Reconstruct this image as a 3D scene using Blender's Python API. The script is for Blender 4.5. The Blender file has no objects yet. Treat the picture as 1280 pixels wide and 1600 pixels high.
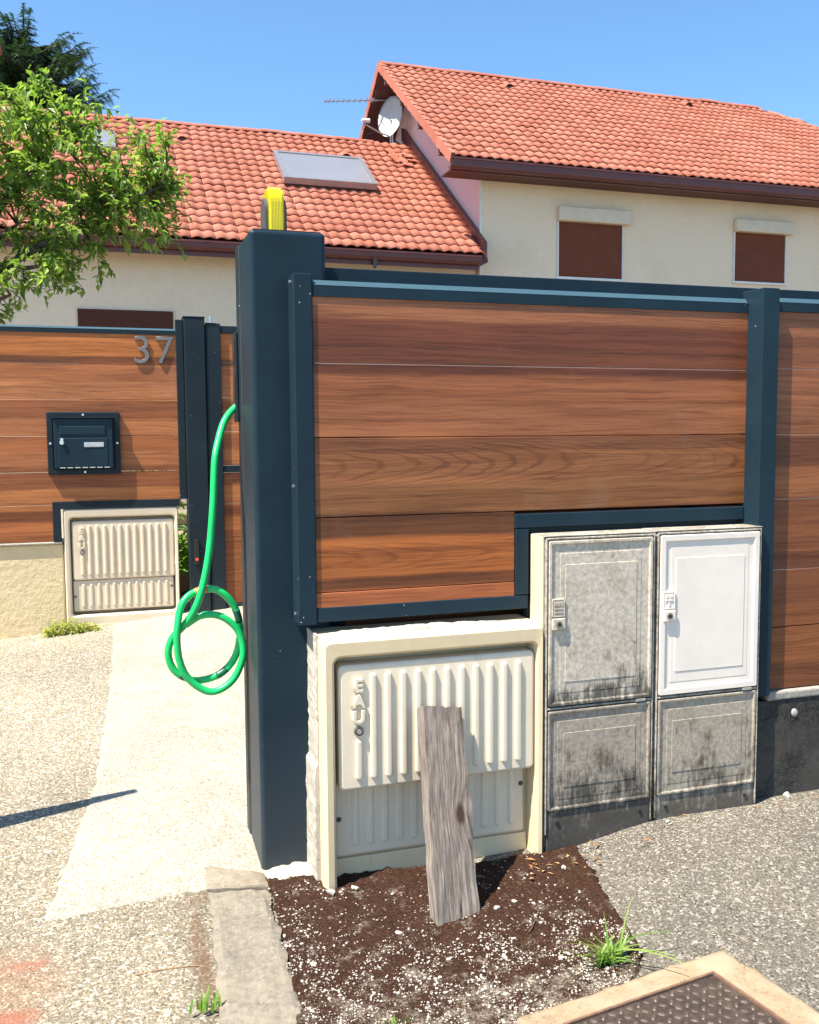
import bpy, bmesh, math, random
from math import sin, cos, pi, radians, sqrt, atan2, hypot
from mathutils import Vector, Matrix, noise
random.seed(7)
S = bpy.context.scene
C = S.collection

# ------------------------------------------------------------------ camera, sky, sun, exposure
CAM = Vector((-0.46802899, -3.15021966, 1.5))
yaw, pitch, roll = radians(17.806), radians(4.716), radians(-0.389)
f = Vector((sin(yaw)*cos(pitch), cos(yaw)*cos(pitch), -sin(pitch)))
r = Vector((cos(yaw), -sin(yaw), 0)); u = r.cross(f)
r2 = r*cos(roll)+u*sin(roll); u2 = -r*sin(roll)+u*cos(roll)
cd = bpy.data.cameras.new('camera'); cam = bpy.data.objects.new('camera', cd); C.objects.link(cam)
cam.matrix_world = Matrix(((r2.x, u2.x, -f.x, CAM.x), (r2.y, u2.y, -f.y, CAM.y), (r2.z, u2.z, -f.z, CAM.z), (0, 0, 0, 1)))
cd.sensor_width = 36; cd.lens = 1470/1600*36; cd.clip_end = 2000; cd.clip_start = 0.05
S.camera = cam
SUN = Vector((-2.7, -1.0, 5.2)).normalized()
w = bpy.data.worlds.new('World'); S.world = w; w.use_nodes = True
nt = w.node_tree; nt.nodes.clear()
sky = nt.nodes.new('ShaderNodeTexSky'); sky.sky_type = 'NISHITA'; sky.sun_disc = False
sky.sun_elevation = math.asin(SUN.z); sky.sun_rotation = atan2(SUN.x, SUN.y)
sky.air_density = 1.0; sky.dust_density = 0.6; sky.ozone_density = 1.6; sky.altitude = 300
bg = nt.nodes.new('ShaderNodeBackground'); bg.inputs[1].default_value = 0.095
wo = nt.nodes.new('ShaderNodeOutputWorld')
tint = nt.nodes.new('ShaderNodeMix'); tint.data_type = 'RGBA'; tint.blend_type = 'MULTIPLY'; tint.inputs[0].default_value = 1.0; tint.inputs[7].default_value = (0.78, 1.03, 1.18, 1)
nt.links.new(sky.outputs[0], tint.inputs[6]); nt.links.new(tint.outputs[2], bg.inputs[0]); nt.links.new(bg.outputs[0], wo.inputs[0])
sl = bpy.data.lights.new('sun', 'SUN'); sl.energy = 5.0; sl.angle = radians(0.5); sl.color = (1.0, 0.93, 0.81)
so = bpy.data.objects.new('sun', sl); C.objects.link(so); so.rotation_euler = SUN.to_track_quat('Z', 'Y').to_euler()
so.location = (-20, -10, 40)
S.view_settings.view_transform = 'Standard'; S.view_settings.look = 'None'
S.view_settings.exposure = 1.22; S.view_settings.gamma = 1.0; S.view_settings.use_curve_mapping = False
S.render.engine = 'CYCLES'; S.cycles.max_bounces = 6

# ------------------------------------------------------------------ material helpers
def lin(c):
    return tuple(((x/255)/12.92 if x/255 <= 0.04045 else ((x/255+0.055)/1.055)**2.4) for x in c) + (1,)
class M:
    def __init__(s, name, rough=0.6, metal=0.0, spec=0.5):
        s.m = bpy.data.materials.new(name); s.m.use_nodes = True; s.t = s.m.node_tree
        s.b = s.t.nodes['Principled BSDF']; s.b.inputs['Roughness'].default_value = rough
        s.b.inputs['Metallic'].default_value = metal; s.b.inputs['Specular IOR Level'].default_value = spec
        s._h = None
    def n(s, typ, ins=None, **kw):
        nd = s.t.nodes.new(typ)
        for k, v in kw.items(): setattr(nd, k, v)
        for k, v in (ins or {}).items():
            if hasattr(v, 'is_output') or isinstance(v, bpy.types.NodeSocket): s.t.links.new(v, nd.inputs[k])
            else: nd.inputs[k].default_value = v
        return nd
    def obj(s): return s.n('ShaderNodeTexCoord').outputs['Object']
    def pos(s): return s.n('ShaderNodeNewGeometry').outputs['Position']
    def mapv(s, v, sc=(1, 1, 1), loc=(0, 0, 0)):
        return s.n('ShaderNodeMapping', {'Vector': v, 'Scale': sc, 'Location': loc}).outputs[0]
    def noise(s, v, scale, detail=3, rough=0.5, dist=0.0, out=0):
        return s.n('ShaderNodeTexNoise', {'Vector': v, 'Scale': scale, 'Detail': detail, 'Roughness': rough, 'Distortion': dist}).outputs[out]
    def vor(s, v, scale, feature='F1', out='Color'):
        return s.n('ShaderNodeTexVoronoi', {'Vector': v, 'Scale': scale}, feature=feature).outputs[out]
    def ramp(s, fac, stops, interp='LINEAR'):
        nd = s.n('ShaderNodeValToRGB', {'Fac': fac}); cr = nd.color_ramp; cr.interpolation = interp
        while len(cr.elements) < len(stops): cr.elements.new(0.5)
        for e, (p, c) in zip(cr.elements, stops):
            e.position = p; e.color = c if len(c) == 4 else (*c, 1)
        return nd.outputs[0]
    def fr(s, fac, a, b): # float ramp
        return s.n('ShaderNodeMapRange', {'Value': fac, 'From Min': a, 'From Max': b}, clamp=True).outputs[0]
    def mix(s, fac, a, b, mode='MIX'):
        nd = s.n('ShaderNodeMix', None, data_type='RGBA', blend_type=mode)
        for k, v in ((0, fac), (6, a), (7, b)):
            if isinstance(v, bpy.types.NodeSocket): s.t.links.new(v, nd.inputs[k])
            else: nd.inputs[k].default_value = v
        return nd.outputs[2]
    def math(s, op, a, b=0.0):
        nd = s.n('ShaderNodeMath', None, operation=op)
        for k, v in ((0, a), (1, b)):
            if isinstance(v, bpy.types.NodeSocket): s.t.links.new(v, nd.inputs[k])
            else: nd.inputs[k].default_value = v
        return nd.outputs[0]
    def sep(s, v):
        return s.n('ShaderNodeSeparateXYZ', {0: v}).outputs
    def col(s, c):
        if isinstance(c, bpy.types.NodeSocket): s.t.links.new(c, s.b.inputs['Base Color'])
        else: s.b.inputs['Base Color'].default_value = c
        return s
    def rgh(s, c): s.t.links.new(c, s.b.inputs['Roughness']); return s
    def bump(s, h, strength=0.3, dist=0.002):
        nd = s.n('ShaderNodeBump', {'Height': h, 'Strength': strength, 'Distance': dist})
        if s._h is not None: s.t.links.new(s._h, nd.inputs['Normal'])
        s._h = nd.outputs[0]; s.t.links.new(s._h, s.b.inputs['Normal']); return s
def grey(v): return (v, v, v, 1)
def c4(*a): return (*a, 1)

def plain(name, c, rough=0.6, metal=0, var=0.12, scale=6, bump=0.0, bscale=60, spec=0.5):
    m = M(name, rough, metal, spec); p = m.obj()
    n = m.noise(p, scale, 5, 0.6)
    lo = tuple(x*(1-var) for x in c[:3]) + (1,); hi = tuple(min(1, x*(1+var)) for x in c[:3]) + (1,)
    m.col(m.ramp(n, [(0.3, lo), (0.7, hi)]))
    if bump: m.bump(m.noise(p, bscale, 4), bump)
    return m.m

# ---- painted metal (anthracite blue grey)
def metal_mat(name, c, rough=0.42):
    m = M(name, rough, 0.0, 0.16); p = m.pos()
    n = m.noise(p, 3, 4, 0.6); d = m.noise(m.mapv(p, (30, 30, 6)), 3, 4, 0.7)
    base = m.ramp(n, [(0.3, tuple(x*0.7 for x in c[:3])+(1,)), (0.7, tuple(x*1.0 for x in c[:3])+(1,))])
    dust = m.fr(d, 0.58, 0.85)
    spk = m.fr(m.vor(p, 28, 'F1', 'Distance'), 0.07, 0.045)
    spk2 = m.math('MULTIPLY', spk, m.fr(m.noise(p, 11, 2), 0.56, 0.6))
    col = m.mix(m.math('MULTIPLY', dust, 0.06), base, c4(0.2, 0.2, 0.18))
    # dust towards the ground (real splash dirt)
    z = m.sep(p)[2]
    low = m.math('MULTIPLY', m.fr(m.math('ADD', z, m.math('MULTIPLY', n, 0.25)), 0.65, 0.1), 0.16)
    col = m.mix(low, col, c4(0.20, 0.185, 0.16))
    col = m.mix(m.math('MULTIPLY', spk2, 0.8), col, c4(0.6, 0.6, 0.58))
    m.col(col); m.rgh(m.math('ADD', m.math('MULTIPLY', d, 0.25), rough-0.1))
    m.bump(m.noise(p, 260, 2), 0.05, 0.001)
    return m.m
ANTH = metal_mat('anthracite_paint', c4(0.013, 0.031, 0.046), 0.42)
ANTH2 = metal_mat('anthracite_paint_matt', c4(0.016, 0.027, 0.034), 0.45)

RAIL_SHEEN = plain('pale_chamfer_sheen', c4(0.045, 0.090, 0.112), 0.35, 0, 0.1, 3)  # bright sheen of the rail chamfer, painted as a lighter colour
TONGUE_LIT = plain('pale_tongue_highlight', c4(0.46, 0.34, 0.26), 0.6, 0, 0.15, 8)  # sunlight catching the board tongue, put into a pale colour
# ---- composite wood boards: printed lamellae (tone bands across the height) + grain
def wood_mat(name, bands, seed, cath=None, bright=1.0, gscale=1.0):
    m = M(name, 0.48, 0, 0.35); p = m.pos()
    x, y, z = m.sep(p)
    xs = m.math('ADD', x, y)
    wv = m.n('ShaderNodeCombineXYZ', {0: xs, 1: 0.0, 2: z}).outputs[0]
    wob = m.math('MULTIPLY', m.math('SUBTRACT', m.noise(m.mapv(wv, (1.3, 1, 5), (seed, 0, 0)), 1.0, 4, 0.6), 0.5), 0.035)
    zz = m.math('ADD', z, wob)
    # tone bands
    z0, z1 = bands[0][0], bands[-1][0]
    t = m.fr(zz, z0, z1)
    nd = m.n('ShaderNodeValToRGB', {'Fac': t}); cr = nd.color_ramp; cr.interpolation = 'LINEAR'
    stops = []
    L = z1-z0
    for i, (bz, c) in enumerate(bands[:-1]):
        a = (bz-z0)/L; b = (bands[i+1][0]-z0)/L; e = min(0.006, (b-a)*0.3)
        stops += [(max(0, a+e), c), (b-e, c)]
    while len(stops) > 32: stops.pop()
    while len(cr.elements) < len(stops): cr.elements.new(0.5)
    for e, (pp, c) in zip(cr.elements, stops):
        cc = lin(c); k = 0.96*bright
        e.position = min(1, pp); e.color = (cc[0]*k, cc[1]*k*0.98, cc[2]*k*0.76, 1)
    base = nd.outputs[0]
    # fibre: long streaks, several frequencies
    warp = m.math('MULTIPLY', m.math('SUBTRACT', m.noise(m.mapv(wv, (1.1, 1, 3.0), (0, seed, 0)), 1.6, 3, 0.6), 0.5), 0.05)
    wz = m.math('ADD', z, warp)
    gv = m.n('ShaderNodeCombineXYZ', {0: xs, 1: seed*1.7, 2: wz}).outputs[0]
    g1 = m.noise(m.mapv(gv, (1.5*gscale, 1, 78)), 1.0, 6, 0.68, 0.25)
    g2 = m.noise(m.mapv(gv, (5*gscale, 1, 330)), 1.0, 3, 0.7)
    g0 = m.noise(m.mapv(gv, (0.8, 1, 17)), 1.0, 3, 0.55, 0.6)
    col = m.mix(m.math('MULTIPLY', m.fr(g1, 0.44, 0.66), 0.68), base, m.mix(1.0, base, c4(0.42, 0.33, 0.28), 'MULTIPLY'))
    col = m.mix(m.math('MULTIPLY', m.fr(g2, 0.50, 0.66), 0.78), col, m.mix(1.0, base, c4(0.35, 0.28, 0.24), 'MULTIPLY'))
    col = m.mix(m.math('MULTIPLY', m.fr(g0, 0.5, 0.3), 0.5), col, m.mix(1.0, base, c4(1.5, 1.46, 1.4), 'MULTIPLY'))
    col = m.mix(m.math('MULTIPLY', m.fr(g0, 0.55, 0.75), 0.4), col, m.mix(1.0, base, c4(0.6, 0.52, 0.46), 'MULTIPLY'))
    if cath:   # cathedral figure along chosen heights
        for (cz, h, x0, per) in cath:
            dz = m.math('SUBTRACT', wz, cz)
            a = m.math('DIVIDE', dz, h)
            par = m.math('MULTIPLY', m.math('MULTIPLY', a, a), 0.42)
            cn = m.noise(m.mapv(wv, (3, 1, 9), (seed, 0, 3)), 1.0, 3, 0.6)
            ph = m.math('ADD', m.math('ADD', xs, par), m.math('MULTIPLY', cn, 0.28))
            sn = m.math('SINE', m.math('MULTIPLY', ph, 2*pi/per))
            arch = m.math('MULTIPLY', m.fr(sn, 0.45, 0.98), m.fr(m.math('ABSOLUTE', a), 1.0, 0.72))
            arch = m.math('MULTIPLY', arch, m.fr(m.noise(m.mapv(wv, (2, 1, 3)), 1.5, 2), 0.3, 0.6))
            col = m.mix(m.math('MULTIPLY', arch, 0.62), col, m.mix(1.0, base, c4(0.30, 0.22, 0.18), 'MULTIPLY'))
    # dust bloom and small scratches
    du = m.fr(m.noise(p, 2.3, 5, 0.7), 0.58, 0.85)
    col = m.mix(m.math('MULTIPLY', du, 0.16), col, c4(0.42, 0.36, 0.32))
    m.col(col)
    m.bump(g2, 0.12, 0.001); m.bump(g1, 0.08, 0.001)
    return m.m
A_, B_, C_, D_, E_ = (172, 108, 76), (128, 76, 56), (110, 62, 46), (180, 106, 66), (150, 92, 64)
near_bands = [(0.90, (182, 108, 76)), (0.973, (118, 70, 46)), (1.018, (184, 108, 62)), (1.150, (112, 68, 44)), (1.231, (150, 98, 66)),
              (1.33, (166, 106, 74)), (1.44, (146, 92, 66)), (1.491, (176, 110, 80)), (1.60, (168, 102, 72)), (1.703, (118, 66, 50)), (1.735, (126, 72, 54)),
              (1.80, (134, 76, 58)), (1.885, (176, 112, 84)), (1.96, (172, 110, 84))]
right_bands = [(0.48, (140, 84, 58)), (0.60, (162, 98, 62)), (0.74, (150, 90, 60)), (0.85, (130, 78, 54)), (0.967, (120, 70, 50)), (1.03, (156, 94, 64)),
               (1.12, (148, 88, 60)), (1.241, (166, 102, 70)), (1.37, (126, 74, 52)), (1.489, (158, 98, 70)), (1.62, (166, 102, 74)), (1.739, (150, 92, 66)), (1.86, (170, 108, 80)), (2.0, (160, 100, 70))]
far_bands = [(0.75, (148, 88, 56)), (0.83, (176, 106, 68)), (0.93, (120, 68, 44)), (1.0, (168, 104, 66)), (1.06, (182, 116, 76)), (1.15, (150, 90, 60)), (1.25, (142, 86, 60)),
             (1.30, (182, 116, 80)), (1.40, (164, 100, 66)), (1.505, (184, 118, 82)), (1.62, (150, 90, 60)), (1.748, (186, 120, 84)), (1.87, (172, 106, 72)), (1.99, (118, 68, 42)), (2.04, (190, 116, 66)), (2.2, (180, 108, 60))]
WOOD = wood_mat('walnut_board', near_bands, 3.1, [(1.40, 0.085, 0, 0.105), (1.085, 0.055, 0, 0.16)], 0.80)
WOODR = wood_mat('walnut_board_right', right_bands, 8.4, None, 0.78)
WOODF = wood_mat('walnut_board_far', far_bands, 15.2, None, 0.92)

# ---- glass fibre meter box, cream
def box_mat(name, c, grime=0.5, seed=0.0, gcol=c4(0.20, 0.17, 0.13)):
    m = M(name, 0.55, 0, 0.35); p = m.mapv(m.pos(), (1, 1, 1), (seed, 0, 0))
    n = m.noise(p, 5, 6, 0.65); n2 = m.noise(p, 40, 4, 0.7); st = m.noise(m.mapv(p, (26, 26, 2.2)), 1, 5, 0.7)
    col = m.ramp(n, [(0.3, tuple(x*0.92 for x in c[:3])+(1,)), (0.7, tuple(min(1, x*1.06) for x in c[:3])+(1,))])
    col = m.mix(m.math('MULTIPLY', m.fr(st, 0.55, 0.85), grime), col, gcol)
    col = m.mix(m.math('MULTIPLY', m.fr(n2, 0.62, 0.8), grime*0.6), col, gcol)
    m.col(col); m.bump(n2, 0.08, 0.001); m.bump(m.noise(p, 300, 2), 0.05, 0.0006)
    return m.m
CREAM = box_mat('cream_grp', c4(0.77, 0.655, 0.485), 0.30)
CREAMB = box_mat('cream_grp_body', c4(0.76, 0.60, 0.37), 0.36, 4.0, c4(0.34, 0.27, 0.17))
CREAMF = box_mat('cream_grp_far', c4(0.66, 0.55, 0.40), 0.26, 9.0, c4(0.34, 0.30, 0.22))
WHITE = box_mat('white_grp', c4(0.81, 0.715, 0.615), 0.08, 2.0)

def mould_mat(name, zb, zt, base=c4(0.42, 0.41, 0.39), seed=0.0, amount=1.0, cf=1.0):
    """grey meter box door overgrown with black mould, mostly near its foot and rim"""
    m = M(name, 0.72, 0, 0.25); p = m.mapv(m.pos(), (1, 1, 1), (seed, 0, 0))
    z = m.sep(m.pos())[2]
    n = m.noise(p, 9, 7, 0.7); f1 = m.noise(p, 60, 5, 0.75); st = m.noise(m.mapv(p, (55, 40, 9)), 1, 5, 0.75)
    t = m.fr(z, zt, zb)
    up = m.math('POWER', t, 2.6)
    k = m.math('ADD', m.math('MULTIPLY', up, 0.55), m.math('MULTIPLY', m.math('SUBTRACT', st, 0.5), 1.1))
    k = m.math('ADD', k, m.math('MULTIPLY', m.math('SUBTRACT', n, 0.5), 0.9))
    col = m.ramp(f1, [(0.36, tuple(x*(1-0.45*cf) for x in base[:3])+(1,)), (0.5, base), (0.66, tuple(x*1.35 for x in base[:3])+(1,))])
    col = m.mix(m.math('MULTIPLY', m.fr(n, 0.48, 0.66), cf), col, m.mix(1.0, col, c4(0.62, 0.58, 0.50), 'MULTIPLY'))
    col = m.mix(m.math('MULTIPLY', m.fr(k, 0.16, 0.42), 0.86*amount), col, c4(0.035, 0.033, 0.030))
    col = m.mix(m.math('MULTIPLY', m.fr(f1, 0.60, 0.72), 0.5*cf), col, c4(0.07, 0.065, 0.055))
    m.col(col); m.bump(f1, 0.25, 0.001)
    return m.m
MOULDU = mould_mat('mouldy_door_upper', 0.52, 0.86, c4(0.52, 0.45, 0.36), 0.0, 1.0, 0.5)
MOULDL = mould_mat('mouldy_door_lower', 0.06, 0.75, c4(0.34, 0.29, 0.23), 3.3, 1.0, 0.65)
MOULDR = mould_mat('mouldy_door_lower_right', 0.05, 0.70, c4(0.37, 0.315, 0.245), 7.3, 0.9, 0.6)
MOULDB = mould_mat('mouldy_body', -0.2, 1.2, c4(0.36, 0.33, 0.28), 5.3, 1.0)
CABSIDE = box_mat('cream_cabinet_side', c4(0.62, 0.54, 0.38), 0.45, 6.0)

# ---- ground
def asphalt_mat(name, cols, scale=125, warm=1.0, white=0.0, bumpk=0.7):
    m = M(name, 0.93, 0, 0.2); p = m.pos()
    jig = m.mix(0.012, p, m.noise(p, 40, 3, 0.6, 0, 1), 'ADD')
    v1c = m.vor(jig, scale); v1d = m.vor(jig, scale, 'F1', 'Distance')
    v2c = m.vor(jig, scale*2.3); v2d = m.vor(jig, scale*2.3, 'F1', 'Distance')
    r1 = m.sep(v1c)[0]; r2_ = m.sep(v2c)[1]
    col = m.ramp(r1, [(0.0, cols[0]), (0.35, cols[1]), (0.65, cols[2]), (1.0, cols[3])])
    fine = m.ramp(r2_, [(0.0, cols[0]), (0.5, cols[1]), (1.0, cols[2])])
    col = m.mix(m.fr(m.noise(p, 60, 2), 0.47, 0.55), col, fine)
    gap = m.fr(v1d, 0.35, 0.75)
    col = m.mix(m.math('MULTIPLY', gap, 0.55), col, m.mix(1.0, col, c4(0.42, 0.38, 0.33), 'MULTIPLY'))
    big = m.noise(p, 1.7, 5, 0.6); mid = m.noise(p, 9, 4, 0.65)
    col = m.mix(m.fr(big, 0.35, 0.7), m.mix(1.0, col, c4(0.84, 0.82, 0.80), 'MULTIPLY'), m.mix(1.0, col, c4(1.14*warm, 1.1, 1.02), 'MULTIPLY'))
    col = m.mix(m.math('MULTIPLY', m.fr(mid, 0.5, 0.75), 0.35), col, m.mix(1.0, col, c4(0.72, 0.66, 0.58), 'MULTIPLY'))
    m._p = p; m._c = col
    m.bump(m.math('SUBTRACT', 1.0, v1d), bumpk, 0.0035); m.bump(m.math('SUBTRACT', 1.0, v2d), bumpk*0.6, 0.0015)
    return m
am = asphalt_mat('aged_asphalt', [c4(0.071, 0.065, 0.054), c4(0.152, 0.141, 0.120), c4(0.225, 0.209, 0.179), c4(0.397, 0.381, 0.345)], 145)
_x, _y, _z = am.sep(am._p)
# warm sandy film left of the kerb, orange-red spilt pigment, brown dirt
left = am.fr(am.math('ADD', _x, am.math('MULTIPLY', am.noise(am._p, 3, 3), 0.25)), 0.05, -0.25)
c = am.mix(left, am._c, am.mix(1.0, am._c, c4(1.75, 1.66, 1.50), 'MULTIPLY'))
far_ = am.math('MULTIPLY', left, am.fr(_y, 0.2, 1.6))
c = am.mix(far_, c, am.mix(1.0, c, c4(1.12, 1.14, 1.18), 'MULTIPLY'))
def spot(cx, cy, rx, ry, a):
    dx = am.math('DIVIDE', am.math('SUBTRACT', _x, cx), rx); dy = am.math('DIVIDE', am.math('SUBTRACT', _y, cy), ry)
    d = am.math('ADD', am.math('MULTIPLY', dx, dx), am.math('MULTIPLY', dy, dy))
    d = am.math('ADD', d, am.math('MULTIPLY', am.math('SUBTRACT', am.noise(am._p, 14, 4, 0.7), 0.5), 2.2))
    return am.math('MULTIPLY', am.fr(d, 1.2, 0.0), a)
for s_, cc in ((spot(-0.76, -0.60, 0.09, 0.06, 0.75), c4(0.272, 0.080, 0.048)), (spot(-0.74, -0.34, 0.07, 0.035, 0.7), c4(0.288, 0.104, 0.068)),
               (spot(-0.80, -0.42, 0.22, 0.22, 0.40), c4(0.288, 0.152, 0.088)), (spot(-0.25, -0.45, 0.03, 0.35, 0.7), c4(0.12, 0.065, 0.035)),
               (spot(-0.22, -0.12, 0.08, 0.05, 0.5), c4(0.14, 0.09, 0.055))):
    c = am.mix(s_, c, cc)
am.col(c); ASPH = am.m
bm_ = asphalt_mat('bleached_concrete', [c4(0.315, 0.281, 0.227), c4(0.425, 0.391, 0.326), c4(0.480, 0.442, 0.374), c4(0.521, 0.487, 0.418)], 120, 1.0, 0, 0.3)
bm_.col(bm_._c); STRIP = bm_.m
dm = M('brown_moss_dirt', 0.97, 0, 0.1); p = dm.pos()
dx_, dy_, _ = dm.sep(p)
n1 = dm.noise(p, 14, 5, 0.7); n2 = dm.noise(p, 150, 4, 0.8); vv = dm.vor(p, 170); 
brown = dm.ramp(n2, [(0.3, c4(0.012, 0.007, 0.003)), (0.5, c4(0.042, 0.019, 0.012)), (0.72, c4(0.116, 0.066, 0.043))])
grit = dm.ramp(dm.sep(vv)[0], [(0.0, c4(0.072, 0.052, 0.036)), (0.45, c4(0.135, 0.105, 0.078)), (1.0, c4(0.333, 0.278, 0.220))])
k = dm.math('ADD', dm.fr(dy_, -0.68, -1.12), dm.math('MULTIPLY', dm.math('SUBTRACT', n1, 0.5), 4.6))
k = dm.math('ADD', k, dm.math('MULTIPLY', dm.math('SUBTRACT', n2, 0.5), 1.4))
dcol = dm.mix(dm.math('MULTIPLY', dm.fr(k, 0.25, 0.9), 0.85), brown, grit)
vs = dm.sep(dm.vor(dm.mapv(p, (1, 1, 1), (5, 3, 0)), 130))[0]
dm.col(dcol); dm.bump(n2, 0.9, 0.006); dm.bump(dm.sep(vv)[0], 0.5, 0.002); DIRT = dm.m

def stone_mat(name, c, var=0.25, sc=30, mottle=None, fleck=(0.34, 0.31, 0.27, 1)):
    m = M(name, 0.9, 0, 0.2); p = m.pos()
    n = m.noise(p, sc, 6, 0.72); n3 = m.noise(p, 5, 4, 0.6); vv = m.sep(m.vor(p, 160))[0]
    col = m.ramp(n, [(0.28, tuple(x*(1-var) for x in c[:3])+(1,)), (0.5, c), (0.75, tuple(min(1, x*(1+var)) for x in c[:3])+(1,))])
    col = m.mix(m.math('MULTIPLY', m.fr(vv, 0.8, 1.0), 0.35), col, fleck)
    col = m.mix(m.math('MULTIPLY', m.fr(vv, 0.15, 0.0), 0.5), col, c4(0.10, 0.09, 0.08))
    if mottle: col = m.mix(m.fr(n3, 0.45, 0.65), col, mottle)
    m.col(col); m.bump(n, 0.6, 0.003); m.bump(vv, 0.25, 0.0015)
    return m.m
KERB = stone_mat('kerb_granite', c4(0.207, 0.179, 0.141), 0.25, 40, c4(0.259, 0.222, 0.167))
KERB2 = stone_mat('kerb_pale_concrete', c4(0.256, 0.215, 0.158), 0.2, 30, c4(0.199, 0.166, 0.120))
MORTAR = stone_mat('white_mortar', c4(0.442, 0.404, 0.340), 0.14, 25)
MANC = stone_mat('sandy_concrete', c4(0.300, 0.216, 0.132), 0.2, 22, c4(0.358, 0.279, 0.189))
PEB = stone_mat('white_gravel', c4(0.438, 0.392, 0.329), 0.2, 40)
LOWW = stone_mat('dark_old_concrete', c4(0.040, 0.038, 0.035), 0.6, 24, c4(0.075, 0.066, 0.055), c4(0.17, 0.15, 0.125))
LOWC = stone_mat('old_concrete_coping', c4(0.34, 0.31, 0.26), 0.3, 30, c4(0.25, 0.225, 0.19))
def render_mat(name, c, hi, sc=14, bs=0.5, bscale=35, stain=None):
    m = M(name, 0.93, 0, 0.15); p = m.pos()
    n = m.noise(p, sc, 6, 0.7); n3 = m.noise(p, 1.2, 4, 0.6)
    col = m.ramp(n, [(0.3, tuple(x*0.94 for x in c[:3])+(1,)), (0.6, c), (0.75, hi)])
    col = m.mix(m.math('MULTIPLY', m.fr(n3, 0.5, 0.7), 0.35), col, m.mix(1.0, col, c4(0.86, 0.82, 0.74), 'MULTIPLY'))
    if stain:   # run-off stain under the gutter
        z = m.sep(p)[2]
        st = m.fr(m.math('ADD', z, m.math('MULTIPLY', n3, 0.9)), stain-0.15, stain+0.7)
        col = m.mix(m.math('MULTIPLY', st, 0.26), col, c4(0.50, 0.36, 0.20))
    m.col(col); m.bump(m.noise(p, bscale, 5, 0.7), bs, 0.01)
    return m.m
STUC = render_mat('cream_roughcast', c4(0.87, 0.675, 0.48), c4(0.88, 0.74, 0.57), 12, 0.3, 30, 6.2)
STUCL = render_mat('cream_roughcast_low', c4(0.82, 0.66, 0.49), c4(0.85, 0.72, 0.57), 12, 0.35, 30)
PINK = render_mat('pink_bounce_roughcast', c4(0.74, 0.50, 0.47), c4(0.8, 0.56, 0.52), 8, 0.25, 30)  # pink partly stands for red light bounced off the roof tiles
YWALL = render_mat('ochre_render', c4(0.68, 0.54, 0.32), c4(0.76, 0.64, 0.43), 9, 0.9, 16)

# ---- roof
tm = M('terracotta_tile', 0.82, 0, 0.25); p = tm.pos(); rnd = tm.n('ShaderNodeObjectInfo').outputs['Random']
isl = tm.n('ShaderNodeNewGeometry').outputs['Random Per Island']
rr = tm.math('FRACT', tm.math('ADD', rnd, isl))
tc = tm.ramp(rr, [(0.0, c4(0.364, 0.112, 0.068)), (0.5, c4(0.410, 0.135, 0.085)), (1.0, c4(0.458, 0.165, 0.107))])
tc = tm.mix(tm.math('MULTIPLY', tm.fr(tm.noise(p, 18, 5, 0.7), 0.45, 0.75), 0.4), tc, c4(0.426, 0.190, 0.129))
tc = tm.mix(tm.math('MULTIPLY', tm.fr(tm.noise(p, 1.1, 4, 0.6), 0.5, 0.7), 0.3), tc, c4(0.304, 0.091, 0.061))
tm.col(tc); tm.bump(tm.noise(p, 60, 4), 0.3, 0.004); TILE = tm.m
BROWN = plain('brown_red_metal', c4(0.115, 0.030, 0.026), 0.35, 0, 0.15, 4, 0.05)
SOFFIT = plain('brown_soffit', c4(0.10, 0.035, 0.028), 0.7, 0, 0.25, 6, 0.2)
SHUT = plain('rust_brown_shutter', c4(0.16, 0.036, 0.009), 0.75, 0, 0.1, 5)
SHUTD = plain('dark_brown_shutter', c4(0.08, 0.019, 0.007), 0.75, 0, 0.1, 5)
SBOX = plain('cream_shutter_box', c4(0.70, 0.56, 0.41), 0.6, 0, 0.08, 5)
SILL = plain('white_sill', c4(0.74, 0.72, 0.68), 0.6, 0, 0.08, 5)
ALU = plain('weathered_aluminium', c4(0.36, 0.35, 0.36), 0.35, 0.6, 0.1, 8)
GLASSP = plain('grey_panel_glass', c4(0.20, 0.20, 0.22), 0.22, 0.0, 0.05, 1.5, 0, 60, 0.8)
DISH = plain('white_dish', c4(0.82, 0.82, 0.80), 0.35, 0, 0.05)
STEEL = plain('galvanised_steel', c4(0.5, 0.5, 0.5), 0.35, 0.8, 0.1, 20)
SCREW = plain('bright_screw', c4(0.75, 0.75, 0.75), 0.25, 0.9, 0.05)
BLACK = plain('black_plastic', c4(0.015, 0.015, 0.016), 0.4, 0, 0.1)
DGREY = plain('dark_grey_plastic', c4(0.07, 0.065, 0.06), 0.5, 0, 0.15)
NUM = plain('brushed_grey_number', c4(0.20, 0.18, 0.165), 0.4, 0.4, 0.12, 30)
PLATE = plain('aluminium_name_plate', c4(0.62, 0.62, 0.62), 0.3, 0.7, 0.1, 40)
BRASS = plain('old_lock', c4(0.30, 0.27, 0.20), 0.35, 0.7, 0.2, 60)
ORANGE = plain('orange_tape', c4(0.75, 0.20, 0.06), 0.5, 0, 0.2, 30)
SAND = render_mat('garden_soil', c4(0.30, 0.23, 0.15), c4(0.36, 0.29, 0.2), 9, 0.7, 20)
ym = M('yellow_lens', 0.12, 0, 0.6); ym.col(c4(0.80, 0.66, 0.01)); ym.b.inputs['Transmission Weight'].default_value = 0.25; ym.b.inputs['IOR'].default_value = 1.45
ym.bump(ym.n('ShaderNodeTexWave', {'Vector': ym.obj(), 'Scale': 60.0}).outputs[1], 0.35, 0.002); YEL = ym.m
hm = M('green_hose', 0.33, 0, 0.5); hp = hm.pos()
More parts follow.
